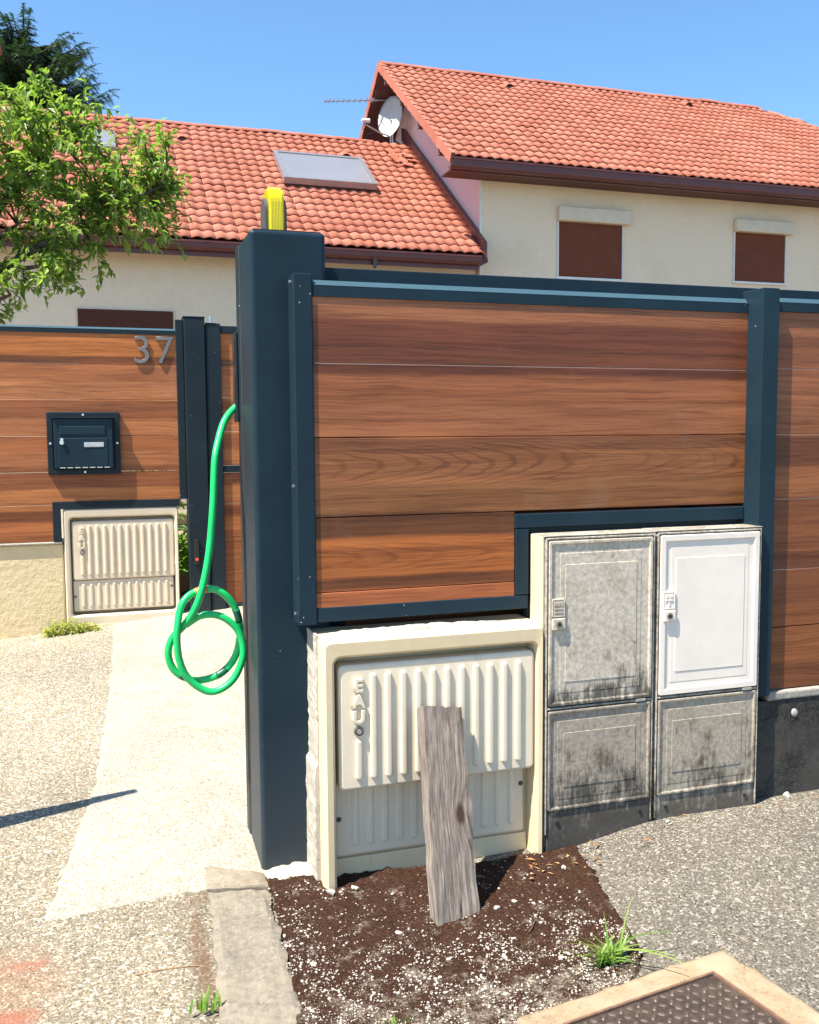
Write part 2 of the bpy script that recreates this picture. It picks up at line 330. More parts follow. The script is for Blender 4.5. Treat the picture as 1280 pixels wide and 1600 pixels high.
hm.col(hm.ramp(hm.noise(hp, 9, 3), [(0.3, c4(0.005, 0.43, 0.10)), (0.7, c4(0.010, 0.56, 0.15))]))
hm.bump(hm.n('ShaderNodeTexWave', {'Vector': hp, 'Scale': 95.0}, bands_direction='Z').outputs[1], 0.25, 0.0008); HOSE = hm.m
iron = M('rusty_cast_iron', 0.6, 0.35, 0.4); p = iron.pos()
iron.col(iron.ramp(iron.noise(p, 30, 6, 0.7), [(0.3, c4(0.035, 0.026, 0.02)), (0.55, c4(0.075, 0.055, 0.043)), (0.75, c4(0.15, 0.11, 0.08))]))
iron.bump(iron.noise(p, 160, 4), 0.5, 0.001); IRON = iron.m
IRONW = plain('worn_iron', c4(0.12, 0.085, 0.065), 0.5, 0.35, 0.35, 40, 0.3)
RUST = plain('red_rust_rim', c4(0.17, 0.095, 0.06), 0.85, 0, 0.3, 40, 0.4)
# weathered plank
pm = M('weathered_grey_plank', 0.9, 0, 0.15); pv = pm.obj()
fx = pm.noise(pm.mapv(pv, (1, 1, 0.16)), 22, 3, 0.6)
kx = pm.n('ShaderNodeVectorMath', {0: pv, 1: (0.110, 0.0, 0.325)}, operation='SUBTRACT').outputs[0]
kd = pm.n('ShaderNodeVectorMath', {0: pm.n('ShaderNodeVectorMath', {0: kx, 1: (1.0, 0.0, 0.55)}, operation='MULTIPLY').outputs[0]}, operation='LENGTH').outputs['Value']
warpk = pm.math('MULTIPLY', pm.fr(kd, 0.07, 0.0), 0.03)
xx_, yy_, zz_ = pm.sep(pv)
wx = pm.math('ADD', pm.math('ADD', xx_, pm.math('MULTIPLY', fx, 0.007)), warpk)
g = pm.n('ShaderNodeCombineXYZ', {0: wx, 1: yy_, 2: zz_}).outputs[0]
ga = pm.noise(pm.mapv(g, (120, 120, 4.5)), 1.0, 7, 0.8); gb = pm.noise(pm.mapv(g, (420, 420, 16)), 1, 4, 0.75)
gc = pm.noise(pv, 7, 4, 0.6)
pc = pm.ramp(ga, [(0.34, c4(0.023, 0.018, 0.014)), (0.42, c4(0.142, 0.114, 0.095)), (0.55, c4(0.256, 0.214, 0.183)), (0.70, c4(0.435, 0.370, 0.317))])
pc = pm.mix(pm.math('MULTIPLY', pm.fr(gb, 0.52, 0.68), 0.7), pc, c4(0.10, 0.08, 0.065))
pc = pm.mix(pm.math('MULTIPLY', pm.fr(gc, 0.5, 0.7), 0.2), pc, c4(0.30, 0.225, 0.165))
pc = pm.mix(pm.math('MULTIPLY', pm.fr(pm.math('ADD', kd, pm.math('MULTIPLY', ga, 0.02)), 0.034, 0.022), 0.92), pc, c4(0.05, 0.028, 0.016))
pc = pm.mix(pm.math('MULTIPLY', pm.fr(pm.noise(pm.mapv(pv, (1, 1, .35)), 13, 4, 0.65), 0.5, 0.68), 0.55), pc, pm.mix(1.0, pc, c4(1.75, 1.72, 1.7), 'MULTIPLY'))
pc = pm.mix(pm.math('MULTIPLY', pm.fr(pm.noise(pm.mapv(pv, (1, 1, .3)), 9, 4, 0.65), 0.48, 0.34), 0.5), pc, pm.mix(1.0, pc, c4(0.5, 0.46, 0.43), 'MULTIPLY'))
pm.col(pc); pm.bump(ga, 0.9, 0.004); pm.bump(gb, 0.5, 0.0015); PLANK = pm.m
BARK = M('bark', 0.9, 0, 0.2); p = BARK.pos(); BARK.col(BARK.ramp(BARK.noise(p, 12, 5), [(0.3, c4(0.06, 0.04, 0.03)), (0.7, c4(0.17, 0.12, 0.09))])); BARK.bump(BARK.noise(p, 40, 4), 0.6, 0.01); BARK = BARK.m
def leaf_mat(name, c1, c2, c3, tr=0.4, rough=0.4):
    m = M(name, rough, 0, 0.5)
    rp = m.n('ShaderNodeNewGeometry').outputs['Random Per Island']
    col = m.ramp(rp, [(0, c1), (0.5, c2), (1, c3)])
    m.col(col)
    tl = m.n('ShaderNodeBsdfTranslucent', {'Color': m.mix(1.0, col, c4(1.3, 1.5, 0.7), 'MULTIPLY')})
    mx = m.n('ShaderNodeMixShader', {0: tr}); m.t.links.new(m.b.outputs[0], mx.inputs[1]); m.t.links.new(tl.outputs[0], mx.inputs[2])
    m.t.links.new(mx.outputs[0], m.t.nodes['Material Output'].inputs[0])
    return m.m
LEAF = leaf_mat('cherry_leaf', c4(0.092, 0.162, 0.028), c4(0.202, 0.294, 0.062), c4(0.368, 0.441, 0.123), 0.5, 0.40)
NEED = leaf_mat('spruce_needles', c4(0.022, 0.052, 0.024), c4(0.04, 0.085, 0.036), c4(0.075, 0.125, 0.052), 0.12, 0.6)
GRASS = leaf_mat('grass_blade', c4(0.11, 0.22, 0.03), c4(0.17, 0.31, 0.05), c4(0.30, 0.40, 0.09), 0.4, 0.45)
MOSS = leaf_mat('yellow_weed', c4(0.22, 0.26, 0.04), c4(0.32, 0.36, 0.06), c4(0.45, 0.44, 0.10), 0.3, 0.6)
DRY = leaf_mat('dry_leaf', c4(0.30, 0.12, 0.05), c4(0.42, 0.20, 0.08), c4(0.55, 0.42, 0.2), 0.2, 0.7)

# ------------------------------------------------------------------ object helpers
def root_loc(o):
    l = Vector((0, 0, 0))
    while o is not None: l = l+o.location; o = o.parent
    return l
def thing(name, loc, label=None, cat=None, group=None):
    o = bpy.data.objects.new(name, None); C.objects.link(o); o.location = loc; o.empty_display_size = 0.1
    if label: tag(o, label, cat, group)
    return o
def tag(o, label=None, cat=None, group=None, kind=None):
    if label: o['label'] = label
    if cat: o['category'] = cat
    if group: o['group'] = group
    if kind: o['kind'] = kind
    return o
def obj(name, bm, mat, parent=None, loc=None, smooth=False, kind=None, label=None):
    """link bm (vertices in world coordinates) as one mesh object; its origin sits at its parent thing or at loc"""
    o_at = root_loc(parent) if parent else Vector(loc if loc else (0, 0, 0))
    if o_at.length > 0: bmesh.ops.translate(bm, vec=-o_at, verts=bm.verts[:])
    me = bpy.data.meshes.new(name); bm.normal_update(); bm.to_mesh(me); bm.free()
    if smooth: me.polygons.foreach_set('use_smooth', [True]*len(me.polygons))
    me.materials.append(mat)
    o = bpy.data.objects.new(name, me); C.objects.link(o)
    if parent: o.parent = parent
    else: o.location = o_at
    if kind: o['kind'] = kind
    if label: o['label'] = label
    return o
def bx(bm, x0, x1, y0, y1, z0, z1, bev=0.0, seg=2):
    vs = [bm.verts.new(v) for v in ((x0, y0, z0), (x1, y0, z0), (x1, y1, z0), (x0, y1, z0), (x0, y0, z1), (x1, y0, z1), (x1, y1, z1), (x0, y1, z1))]
    fs = [bm.faces.new([vs[i] for i in q]) for q in ((0, 3, 2, 1), (4, 5, 6, 7), (0, 1, 5, 4), (1, 2, 6, 5), (2, 3, 7, 6), (3, 0, 4, 7))]
    if bev > 0:
        es = list({e for f_ in fs for e in f_.edges})
        bmesh.ops.bevel(bm, geom=es, offset=bev, segments=seg, profile=0.5, affect='EDGES')
    return bm
def box(*a, **k): return bx(bmesh.new(), *a, **k)
def cyl(bm, p0, p1, r0, r1=None, n=10, cap=True):
    p0 = Vector(p0); p1 = Vector(p1); r1 = r0 if r1 is None else r1
    d = (p1-p0).normalized(); a = d.cross(Vector((0, 0, 1)));
    if a.length < 1e-3: a = Vector((1, 0, 0))
    a.normalize(); b = d.cross(a)
    A = [bm.verts.new(p0+(a*cos(2*pi*i/n)+b*sin(2*pi*i/n))*r0) for i in range(n)]
    B = [bm.verts.new(p1+(a*cos(2*pi*i/n)+b*sin(2*pi*i/n))*r1) for i in range(n)]
    for i in range(n): bm.faces.new((A[i], A[(i+1) % n], B[(i+1) % n], B[i]))
    if cap: bm.faces.new(A[::-1]); bm.faces.new(B)
    return bm
def tube(bm, pts, rads, n=8, cap=True):
    pts = [Vector(p) for p in pts]; rings = []; ref = None
    for i, p in enumerate(pts):
        d = (pts[min(i+1, len(pts)-1)]-pts[max(i-1, 0)]).normalized()
        if ref is None:
            ref = d.cross(Vector((0, 1, 0)));
            if ref.length < .1: ref = d.cross(Vector((1, 0, 0)))
        ref = (ref-d*ref.dot(d)).normalized(); b = d.cross(ref)
        rd = rads[i] if isinstance(rads, (list, tuple)) else rads
        rings.append([bm.verts.new(p+(ref*cos(2*pi*k/n)+b*sin(2*pi*k/n))*rd) for k in range(n)])
    for A, B in zip(rings, rings[1:]):
        for i in range(n): bm.faces.new((A[i], A[(i+1) % n], B[(i+1) % n], B[i]))
    if cap: bm.faces.new(rings[0][::-1]); bm.faces.new(rings[-1])
    return bm
def catmull(P, m=8):
    P = [Vector(p) for p in P]; out = []
    for i in range(len(P)-1):
        a, b, c_, d = P[max(i-1, 0)], P[i], P[i+1], P[min(i+2, len(P)-1)]
        for k in range(m):
            t = k/m
            out.append(0.5*((2*b)+(c_-a)*t+(2*a-5*b+4*c_-d)*t*t+(3*b-a-3*c_+d)*t**3))
    out.append(P[-1]); return out
def rects(bm, steps, x0, x1, z0, z1, rad=0.0):
    """nested rectangular (rounded) rings in the XZ plane: steps = [(inset, y)...]; closes with a face on the last"""
    n = 5 if rad > 0 else 1; rings = []
    for st_ep in steps:
        ins, y = st_ep[0], st_ep[-1]; inz = st_ep[1] if len(st_ep) == 3 else ins
        rr_ = max(0.002, rad-ins) if rad > 0 else 0
        a0, a1, b0, b1 = x0+ins, x1-ins, z0+inz, z1-inz
        pts = []
        for (cx, cz, st) in ((a1, b1, 0), (a0, b1, 1), (a0, b0, 2), (a1, b0, 3)):
            sx = -1 if st in (0, 3) else 1; sz = -1 if st in (0, 1) else 1
            for k in range(n):
                if n == 1: pts.append((cx, cz))
                else:
                    an = (st+k/(n-1))*pi/2
                    pts.append((cx+sx*rr_+rr_*cos(an), cz+sz*rr_+rr_*sin(an)))
        rings.append([bm.verts.new((px, y, pz)) for px, pz in pts])
    for A, B in zip(rings, rings[1:]):
        k = len(A)
        for i in range(k): bm.faces.new((A[i], B[i], B[(i+1) % k], A[(i+1) % k]))
    bm.faces.new(rings[-1])
    bmesh.ops.recalc_face_normals(bm, faces=bm.faces[:])
    return bm
def text_bm(s, size, x, y, z, ext=0.004, off=0.0):
    cu = bpy.data.curves.new('lettering', 'FONT'); cu.body = s; cu.size = size; cu.extrude = ext; cu.bevel_depth = ext*0.35; cu.align_x = 'CENTER'; cu.offset = off
    o = bpy.data.objects.new('lettering_tmp', cu); C.objects.link(o)
    dg = bpy.context.evaluated_depsgraph_get(); me = bpy.data.meshes.new_from_object(o.evaluated_get(dg))
    bm = bmesh.new(); bm.from_mesh(me); bpy.data.objects.remove(o); bpy.data.meshes.remove(me)
    bmesh.ops.transform(bm, matrix=Matrix.Translation((x, y, z)) @ Matrix.Rotation(pi/2, 4, 'X'), verts=bm.verts[:])
    return bm
def merge(bm, other):
    me = bpy.data.meshes.new('tmp'); other.to_mesh(me); other.free(); bm.from_mesh(me); bpy.data.meshes.remove(me)
def sst(a, b, x):
    t = max(0, min(1, (x-a)/(b-a))); return t*t*(3-2*t)

# ------------------------------------------------------------------ setting: ground
def gz(x, y):
    zf = 0.068*sst(0.95, 1.5, x)*(0.15+0.85*sst(-0.95, -0.4, y)) - 0.02*sst(0.15, -0.3, y)*sst(1.2, 0.6, x)
    zf += 0.01*sst(1.5, 4, x)
    yy = max(0.0, min(y, 3.7)); s = max(-3, min(x, 3.5))
    zb = (0.24+0.08*s)/3.6*yy
    zg = 0.35*sst(4.2, 9, y)
    if y <= 0: return zf
    k = sst(0, 0.4, y)
    return zf*(1-k)+zb*1.0+zg
def grid_sheet(xs, ys, off=0.0, skip=None):
    bm = bmesh.new(); V = {}
    for i, x in enumerate(xs):
        for j, y in enumerate(ys): V[i, j] = bm.verts.new((x, y, gz(x, y)+off))
    for i in range(len(xs)-1):
        for j in range(len(ys)-1): bm.faces.new((V[i, j], V[i+1, j], V[i+1, j+1], V[i, j+1]))
    return bm
def rng(a, b, n): return [a+(b-a)*i/n for i in range(n+1)]
xs = [-300, -80, -25, -10, -5]+rng(-3, 4, 70)+[6, 10, 25, 80, 300]
ys = [-60, -20, -8, -4]+rng(-2, 5, 70)+[7, 9, 12, 20, 50, 150, 500]
g_ = obj('ground', grid_sheet(xs, ys), ASPH, smooth=True); g_['kind'] = 'structure'
def loft(L, R, nu, nv, off, edge=0.012, seed=0.0, fn=None):
    """quad sheet between polylines L and R (2-D), ragged borders, laid on the ground"""
    def at(P, t):
        t *= len(P)-1; i = min(int(t), len(P)-2); q = t-i
        return (P[i][0]*(1-q)+P[i+1][0]*q, P[i][1]*(1-q)+P[i+1][1]*q)
    bm = bmesh.new(); V = []
    for j in range(nv+1):
        a = at(L, j/nv); b = at(R, j/nv); row = []
        for i in range(nu+1):
            t = i/nu; x = a[0]*(1-t)+b[0]*t; y = a[1]*(1-t)+b[1]*t
            if edge and (i in (0, nu) or j in (0, nv)):
                x += edge*noise.noise((x*9, y*9, seed))+edge*.6*noise.noise((x*30, y*30, seed))+edge*.5*noise.noise((x*90, y*90, seed)); y += edge*noise.noise((x*25, y*25, seed+9))
            bd = (i in (0, nu) or j in (0, nv))
            row.append(bm.verts.new((x, y, gz(x, y)-0.002 if bd else gz(x, y)+off+(fn(x, y) if fn else 0))))
        V.append(row)
    for j in range(nv):
        for i in range(nu): bm.faces.new((V[j][i], V[j][i+1], V[j+1][i+1], V[j+1][i]))
    bmesh.ops.recalc_face_normals(bm, faces=bm.faces[:])
    return bm
st_ = obj('driveway_strip', loft([(-0.70, -0.11), (-0.56, 0.9), (-0.50, 2.1), (-0.46, 3.72)], [(-0.02, -0.035), (0.3, 0.05), (0.9, 1.2), (1.6, 3.72)], 70, 160, 0.004, 0.02, 2.0), STRIP, smooth=True)
st_['kind'] = 'structure'
def dirt_h(x, y):
    return 0.010+0.010*noise.noise((x*9, y*9, 0))+0.007*noise.noise((x*40, y*40, 3))+0.003*noise.noise((x*120, y*120, 3))
d_ = obj('dirt_patch', loft([(0.005, -0.06), (-0.01, -0.5), (-0.06, -0.92), (-0.06, -1.35)], [(1.10, -0.21), (1.03, -0.54), (0.97, -0.87), (0.50, -1.35)], 150, 170, 0.004, 0.02, 5.0, dirt_h), DIRT, smooth=True)
d_['kind'] = 'structure'

# ------------------------------------------------------------------ kerb stones
def rough_block(corners, ztop, depth, amp, seed, nx=14, ny=26):
    """block with a rough broken top; corners: near-left, near-right, far-right, far-left"""
    bm = bmesh.new(); V = []
    c0, c1, c2, c3 = corners
    for j in range(ny+1):
        t = j/ny; row = []
        for i in range(nx+1):
            s = i/nx
            x = (c0[0]*(1-s)+c1[0]*s)*(1-t)+(c3[0]*(1-s)+c2[0]*s)*t
            y = (c0[1]*(1-s)+c1[1]*s)*(1-t)+(c3[1]*(1-s)+c2[1]*s)*t
            e = min(s, 1-s, t*2, (1-t)*2)
            ex = amp*1.5*noise.noise((y*14, x*14, seed)) if i in (0, nx) else 0
            z = gz(x, y)+ztop+amp*noise.noise((x*12, y*12, seed))+amp*.4*noise.noise((x*45, y*45, seed))-0.008*max(0, 1-e*10)
            row.append(bm.verts.new((x+ex, y+(amp*noise.noise((x*20, y, seed)) if j in (0, ny) else 0), z)))
        V.append(row)
    for j in range(ny):
        for i in range(nx): bm.faces.new((V[j][i], V[j][i+1], V[j+1][i+1], V[j+1][i]))
    bnd = [v for v in V[0]]+[V[j][-1] for j in range(1, ny+1)]+[V[ny][i] for i in range(nx-1, -1, -1)]+[V[j][0] for j in range(ny-1, 0, -1)]
    low = [bm.verts.new((v.co.x, v.co.y, v.co.z-depth)) for v in bnd]
    n = len(bnd)
    for i in range(n): bm.faces.new((bnd[i], low[i], low[(i+1) % n], bnd[(i+1) % n]))
    bmesh.ops.recalc_face_normals(bm, faces=bm.faces[:])
    return bm
tag(obj('kerb_stone', rough_block([(-0.195, -0.085), (0.0, -0.125), (0.0, -0.04), (-0.19, 0.055)], 0.022, 0.08, 0.006, 1.0), KERB2, loc=(-0.1, -0.04, 0)), 'small pale square kerb block touching the foot of the gate pillar', 'kerb stone')
tag(obj('kerb_stone', rough_block([(-0.262, -1.25), (-0.03, -1.25), (-0.006, -0.132), (-0.19, -0.10)], 0.020, 0.08, 0.010, 4.0, 18, 70), KERB, loc=(-0.12, -0.6, 0)), 'long rough grey kerb slab beside the brown dirt patch', 'kerb stone')

# ------------------------------------------------------------------ low old concrete wall at the right
lw = thing('low_wall', (3.5, 0.0, 0.07), 'dark weathered low concrete wall under the right hand board panel', 'wall')
b = bmesh.new(); bx(b, 1.885, 6.5, -0.158, 0.06, -0.1, 0.455); bmesh.ops.subdivide_edges(b, edges=b.edges[:], cuts=30, use_grid_fill=True)
for v in b.verts:
    if v.co.y < -0.1: v.co.y += 0.005*noise.noise(v.co*8)
obj('wall_body', b, LOWW, lw)
b = bmesh.new(); bx(b, 1.945, 6.5, -0.166, 0.065, 0.456, 0.492, 0.008); obj('coping', b, LOWC, lw)
for sx, sz, sr in ((2.078, 0.399, 0.017), (2.052, 0.062, 0.02)):
    b = bmesh.new(); bmesh.ops.create_icosphere(b, subdivisions=2, radius=sr)
    for v in b.verts:
        v.co *= 1+0.3*noise.noise(v.co*60); v.co.y *= 0.3
    bmesh.ops.translate(b, vec=(sx, -0.160, sz), verts=b.verts[:]); obj('mortar_splash', b, MORTAR, lw, smooth=True)

# ------------------------------------------------------------------ gate pillar
pl = thing('gate_pillar', (0.127, 0.18, 0.0), 'tall thick anthracite gate pillar with the yellow beacon on top', 'pillar')
ZT = 2.178
b = bmesh.new(); bx(b, 0.0, 0.255, 0.0, 0.255, -0.06, ZT-0.002, 0.016, 4); obj('pillar_body', b, ANTH, pl)
b = bmesh.new(); bx(b, -0.004, 0.25, 0.262, 0.335, -0.06, ZT-0.006, 0.006); obj('rear_channel', b, ANTH2, pl)
b = bmesh.new(); bx(b, -0.001, 0.25, 0.2535, 0.264, -0.06, ZT-0.01); obj('joint_strip', b, DGREY, pl)
b = bmesh.new(); bx(b, 0.014, 0.241, 0.014, 0.333, ZT-0.0025, ZT+0.001); obj('cap_plate', b, ANTH2, pl)
# gate catcher with two slots on the left face
gc_ = obj('gate_catcher', box(-0.014, -0.0045, 0.30, 0.375, 1.55, 1.872, bev=0.003), ANTH2, pl)
for z0, z1 in ((1.765, 1.842), (1.60, 1.712)):
    obj('slot', box(-0.0165, -0.0142, 0.312, 0.368, z0, z1), BLACK, gc_)
# mortar at the base of pillar and box
def blob(bm, x0, x1, y0, y1, z0, h, seed, nx=30, ny=16, amp=0.02, pw=0.5):
    V = []
    for j in range(ny+1):
        row = []
        for i in range(nx+1):
            s, t = i/nx, j/ny; x = x0+(x1-x0)*s; y = y0+(y1-y0)*t
            e = (sin(pi*s)*sin(pi*t))**pw
            n_ = noise.noise((x*16, y*16, seed))+0.5*noise.noise((x*50, y*50, seed))
            row.append(bm.verts.new((x+amp*.5*noise.noise((x*30, y*30, 7)), y+amp*noise.noise((x*30, y*30, 2)), z0+h*e*(1+0.35*n_)-0.006)))
        V.append(row)
    for j in range(ny):
        for i in range(nx): bm.faces.new((V[j][i], V[j][i+1], V[j+1][i+1], V[j+1][i]))
    return bm
b = bmesh.new(); blob(b, 0.0, 0.22, -0.10, 0.03, -0.02, 0.045, 3.0, 40, 24, 0.012, 0.45)
tag(obj('mortar_lump', b, MORTAR, loc=(0.1, -0.04, 0), smooth=True), 'white lump of spilt mortar at the foot of the gate pillar', 'mortar')

# beacon
be = thing('beacon', (0.105, 0.15, ZT), 'yellow flashing beacon with grey sides on top of the gate pillar', 'beacon light')
def arch(bm, xc, hw, y0, y1, z0, z1, top=0.6, n=10, bev=0.004):
    """tall narrow housing: profile in YZ with rounded top, extruded in x"""
    prof = [(y0, z0), (y1, z0)]
    zc = z1-(y1-y0)*0.5*top; ry = (y1-y0)/2; rz = z1-zc; yc = (y0+y1)/2
    for i in range(n+1):
        a = pi*i/n; prof.append((yc+ry*cos(a), zc+rz*sin(a)))
    A = [bm.verts.new((xc-hw, y, z)) for y, z in prof]; B = [bm.verts.new((xc+hw, y, z)) for y, z in prof]
    fs = [bm.faces.new(A[::-1]), bm.faces.new(B)]
    k = len(A)
    for i in range(k): fs.append(bm.faces.new((A[i], A[(i+1) % k], B[(i+1) % k], B[i])))
    bmesh.ops.recalc_face_normals(bm, faces=fs)
    es = list(set(fs[0].edges) | set(fs[1].edges)); bmesh.ops.bevel(bm, geom=es, offset=bev, segments=3, affect='EDGES')
    return bm
LZ = ZT+0.003
obj('lens', arch(bmesh.new(), 0.108, 0.027, 0.095, 0.215, LZ, ZT+0.172, 1.0, 14, 0.007), YEL, be, smooth=False)
for xx in (0.076, 0.1385):
    obj('side_cover', arch(bmesh.new(), xx, 0.006, 0.105, 0.205, LZ, ZT+0.133, 1.0, 12, 0.002), DGREY, be)
obj('base_plate', box(0.066, 0.148, 0.09, 0.22, ZT+0.0045, ZT+0.012, bev=0.002), BLACK, be)

# ------------------------------------------------------------------ front fence
fe = thing('board_fence', (1.9, 0.0, 0.5), 'walnut brown board fence in a blue grey metal frame at the front right', 'fence')
def rail(name, x0, x1, y, z0, zc, z1, dep=0.06, mat=ANTH, par=fe):
    """top rail: flat front z0..zc, chamfer leaning back zc..z1"""
    bm = bmesh.new(); ch = 0.017
    prof = [(y, z0), (y, zc), (y+ch, z1), (y+dep, z1), (y+dep, z0)]
    A = [bm.verts.new((x0, a, c_)) for a, c_ in prof]; B = [bm.verts.new((x1, a, c_)) for a, c_ in prof]
    bm.faces.new(A); bm.faces.new(B[::-1])
    for i in range(5): bm.faces.new((A[i], A[(i+1) % 5], B[(i+1) % 5], B[i]))
    bmesh.ops.recalc_face_normals(bm, faces=bm.faces[:])
    o = obj(name, bm, mat, par)
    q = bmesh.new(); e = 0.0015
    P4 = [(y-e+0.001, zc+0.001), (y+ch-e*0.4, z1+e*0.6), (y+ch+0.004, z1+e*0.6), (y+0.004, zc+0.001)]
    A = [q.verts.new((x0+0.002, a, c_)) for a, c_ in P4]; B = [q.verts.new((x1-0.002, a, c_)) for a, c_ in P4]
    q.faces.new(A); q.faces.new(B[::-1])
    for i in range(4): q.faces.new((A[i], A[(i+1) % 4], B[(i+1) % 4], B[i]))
    bmesh.ops.recalc_face_normals(q, faces=q.faces[:]); obj('chamfer_sheen_strip', q, RAIL_SHEEN, o)  # separate strip over the chamfer carries the painted sheen
    return o
# posts
obj('post', box(0.123, 0.184, -0.102, -0.004, 0.868, 2.022, bev=0.003), ANTH, fe)
obj('post', box(1.870, 1.943, -0.182, -0.06, 0.485, 2.034, bev=0.003), ANTH, fe)
obj('post', box(3.60, 3.673, -0.182, -0.06, 0.485, 2.04, bev=0.003), ANTH, fe)
for z in (1.33, 0.90, 2.0):
    b = bmesh.new(); cyl(b, (0.1175, -0.05, z), (0.1235, -0.05, z), 0.006, 0.006, 8); obj('bolt', b, SCREW, fe)
YR = -0.098
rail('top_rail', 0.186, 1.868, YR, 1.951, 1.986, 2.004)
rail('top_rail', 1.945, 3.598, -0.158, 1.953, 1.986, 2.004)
# lower frame: bottom rail, notch stile, notch rail
obj('bottom_rail', box(0.186, 0.9575, YR, YR+0.06, 0.874, 0.923, bev=0.003), ANTH, fe)
obj('notch_stile', box(0.908, 0.959, YR-0.001, YR+0.06, 0.925, 1.163, bev=0.003), ANTH, fe)
obj('notch_rail', box(0.906, 1.868, YR-0.002, YR+0.06, 1.165, 1.215, bev=0.003), ANTH, fe)
obj('notch_back', box(0.962, 1.93, YR+0.02, YR+0.055, 0.80, 1.162), ANTH2, fe)
obj('left_rail', box(0.176, 0.192, -0.070, -0.05, 0.925, 1.949), ANTH, fe)
# boards
def boards(zs, x0, x1, yf, th, mat, par, gap=0.0026):
    for a, b_ in zip(zs, zs[1:]):
        bm = bmesh.new(); dy = random.uniform(-0.0008, 0.0008)
        bx(bm, x0, x1, yf+dy, yf+th, a+gap/2, b_-gap/2, 0.0016, 1); obj('board', bm, mat, par)
boards([1.225, 1.491, 1.735, 1.953], 0.185, 1.875, -0.0935, 0.022, WOOD, fe)
boards([0.918, 0.973, 1.225], 0.185, 0.906, -0.0935, 0.022, WOOD, fe)
for a in ((0.190, 1.866, 1.7338, -0.0925),): obj('tongue_highlight', box(a[0], a[1], a[3], a[3]+0.006, a[2], a[2]+0.0026), TONGUE_LIT, fe)  # thin pale strip paints the sunlit line along the seam
for z in (1.7378, 1.4878, 1.2398, 0.9658): obj('tongue_highlight', box(1.945, 3.598, -0.1450, -0.139, z, z+0.0024), TONGUE_LIT, fe)
boards([0.495, 0.742, 0.967, 1.241, 1.489, 1.739, 1.955], 1.94, 3.6, -0.146, 0.022, WOODR, fe)

# sliding gate parked behind the fence
sg = thing('sliding_gate', (1.9, 0.12, 0.3), 'anthracite sliding gate frame whose top rail shows behind the front fence', 'gate')
obj('top_rail', box(0.27, 3.7, 0.09, 0.15, 2.03, 2.078, bev=0.003), ANTH, sg)
obj('bottom_rail', box(0.27, 3.7, 0.09, 0.15, 0.30, 0.38, bev=0.003), ANTH, sg)
for x in (0.27, 1.72, 3.64): obj('stile', box(x, x+0.06, 0.091, 0.149, 0.381, 2.029, bev=0.003), ANTH, sg)
boards([0.38, 0.62, 0.86, 1.10, 1.34, 1.58, 1.82, 2.03], 0.331, 1.719, 0.11, 0.02, WOODR, sg)
boards([0.38, 0.62, 0.86, 1.10, 1.34, 1.58, 1.82, 2.03], 1.781, 3.639, 0.11, 0.02, WOODR, sg)

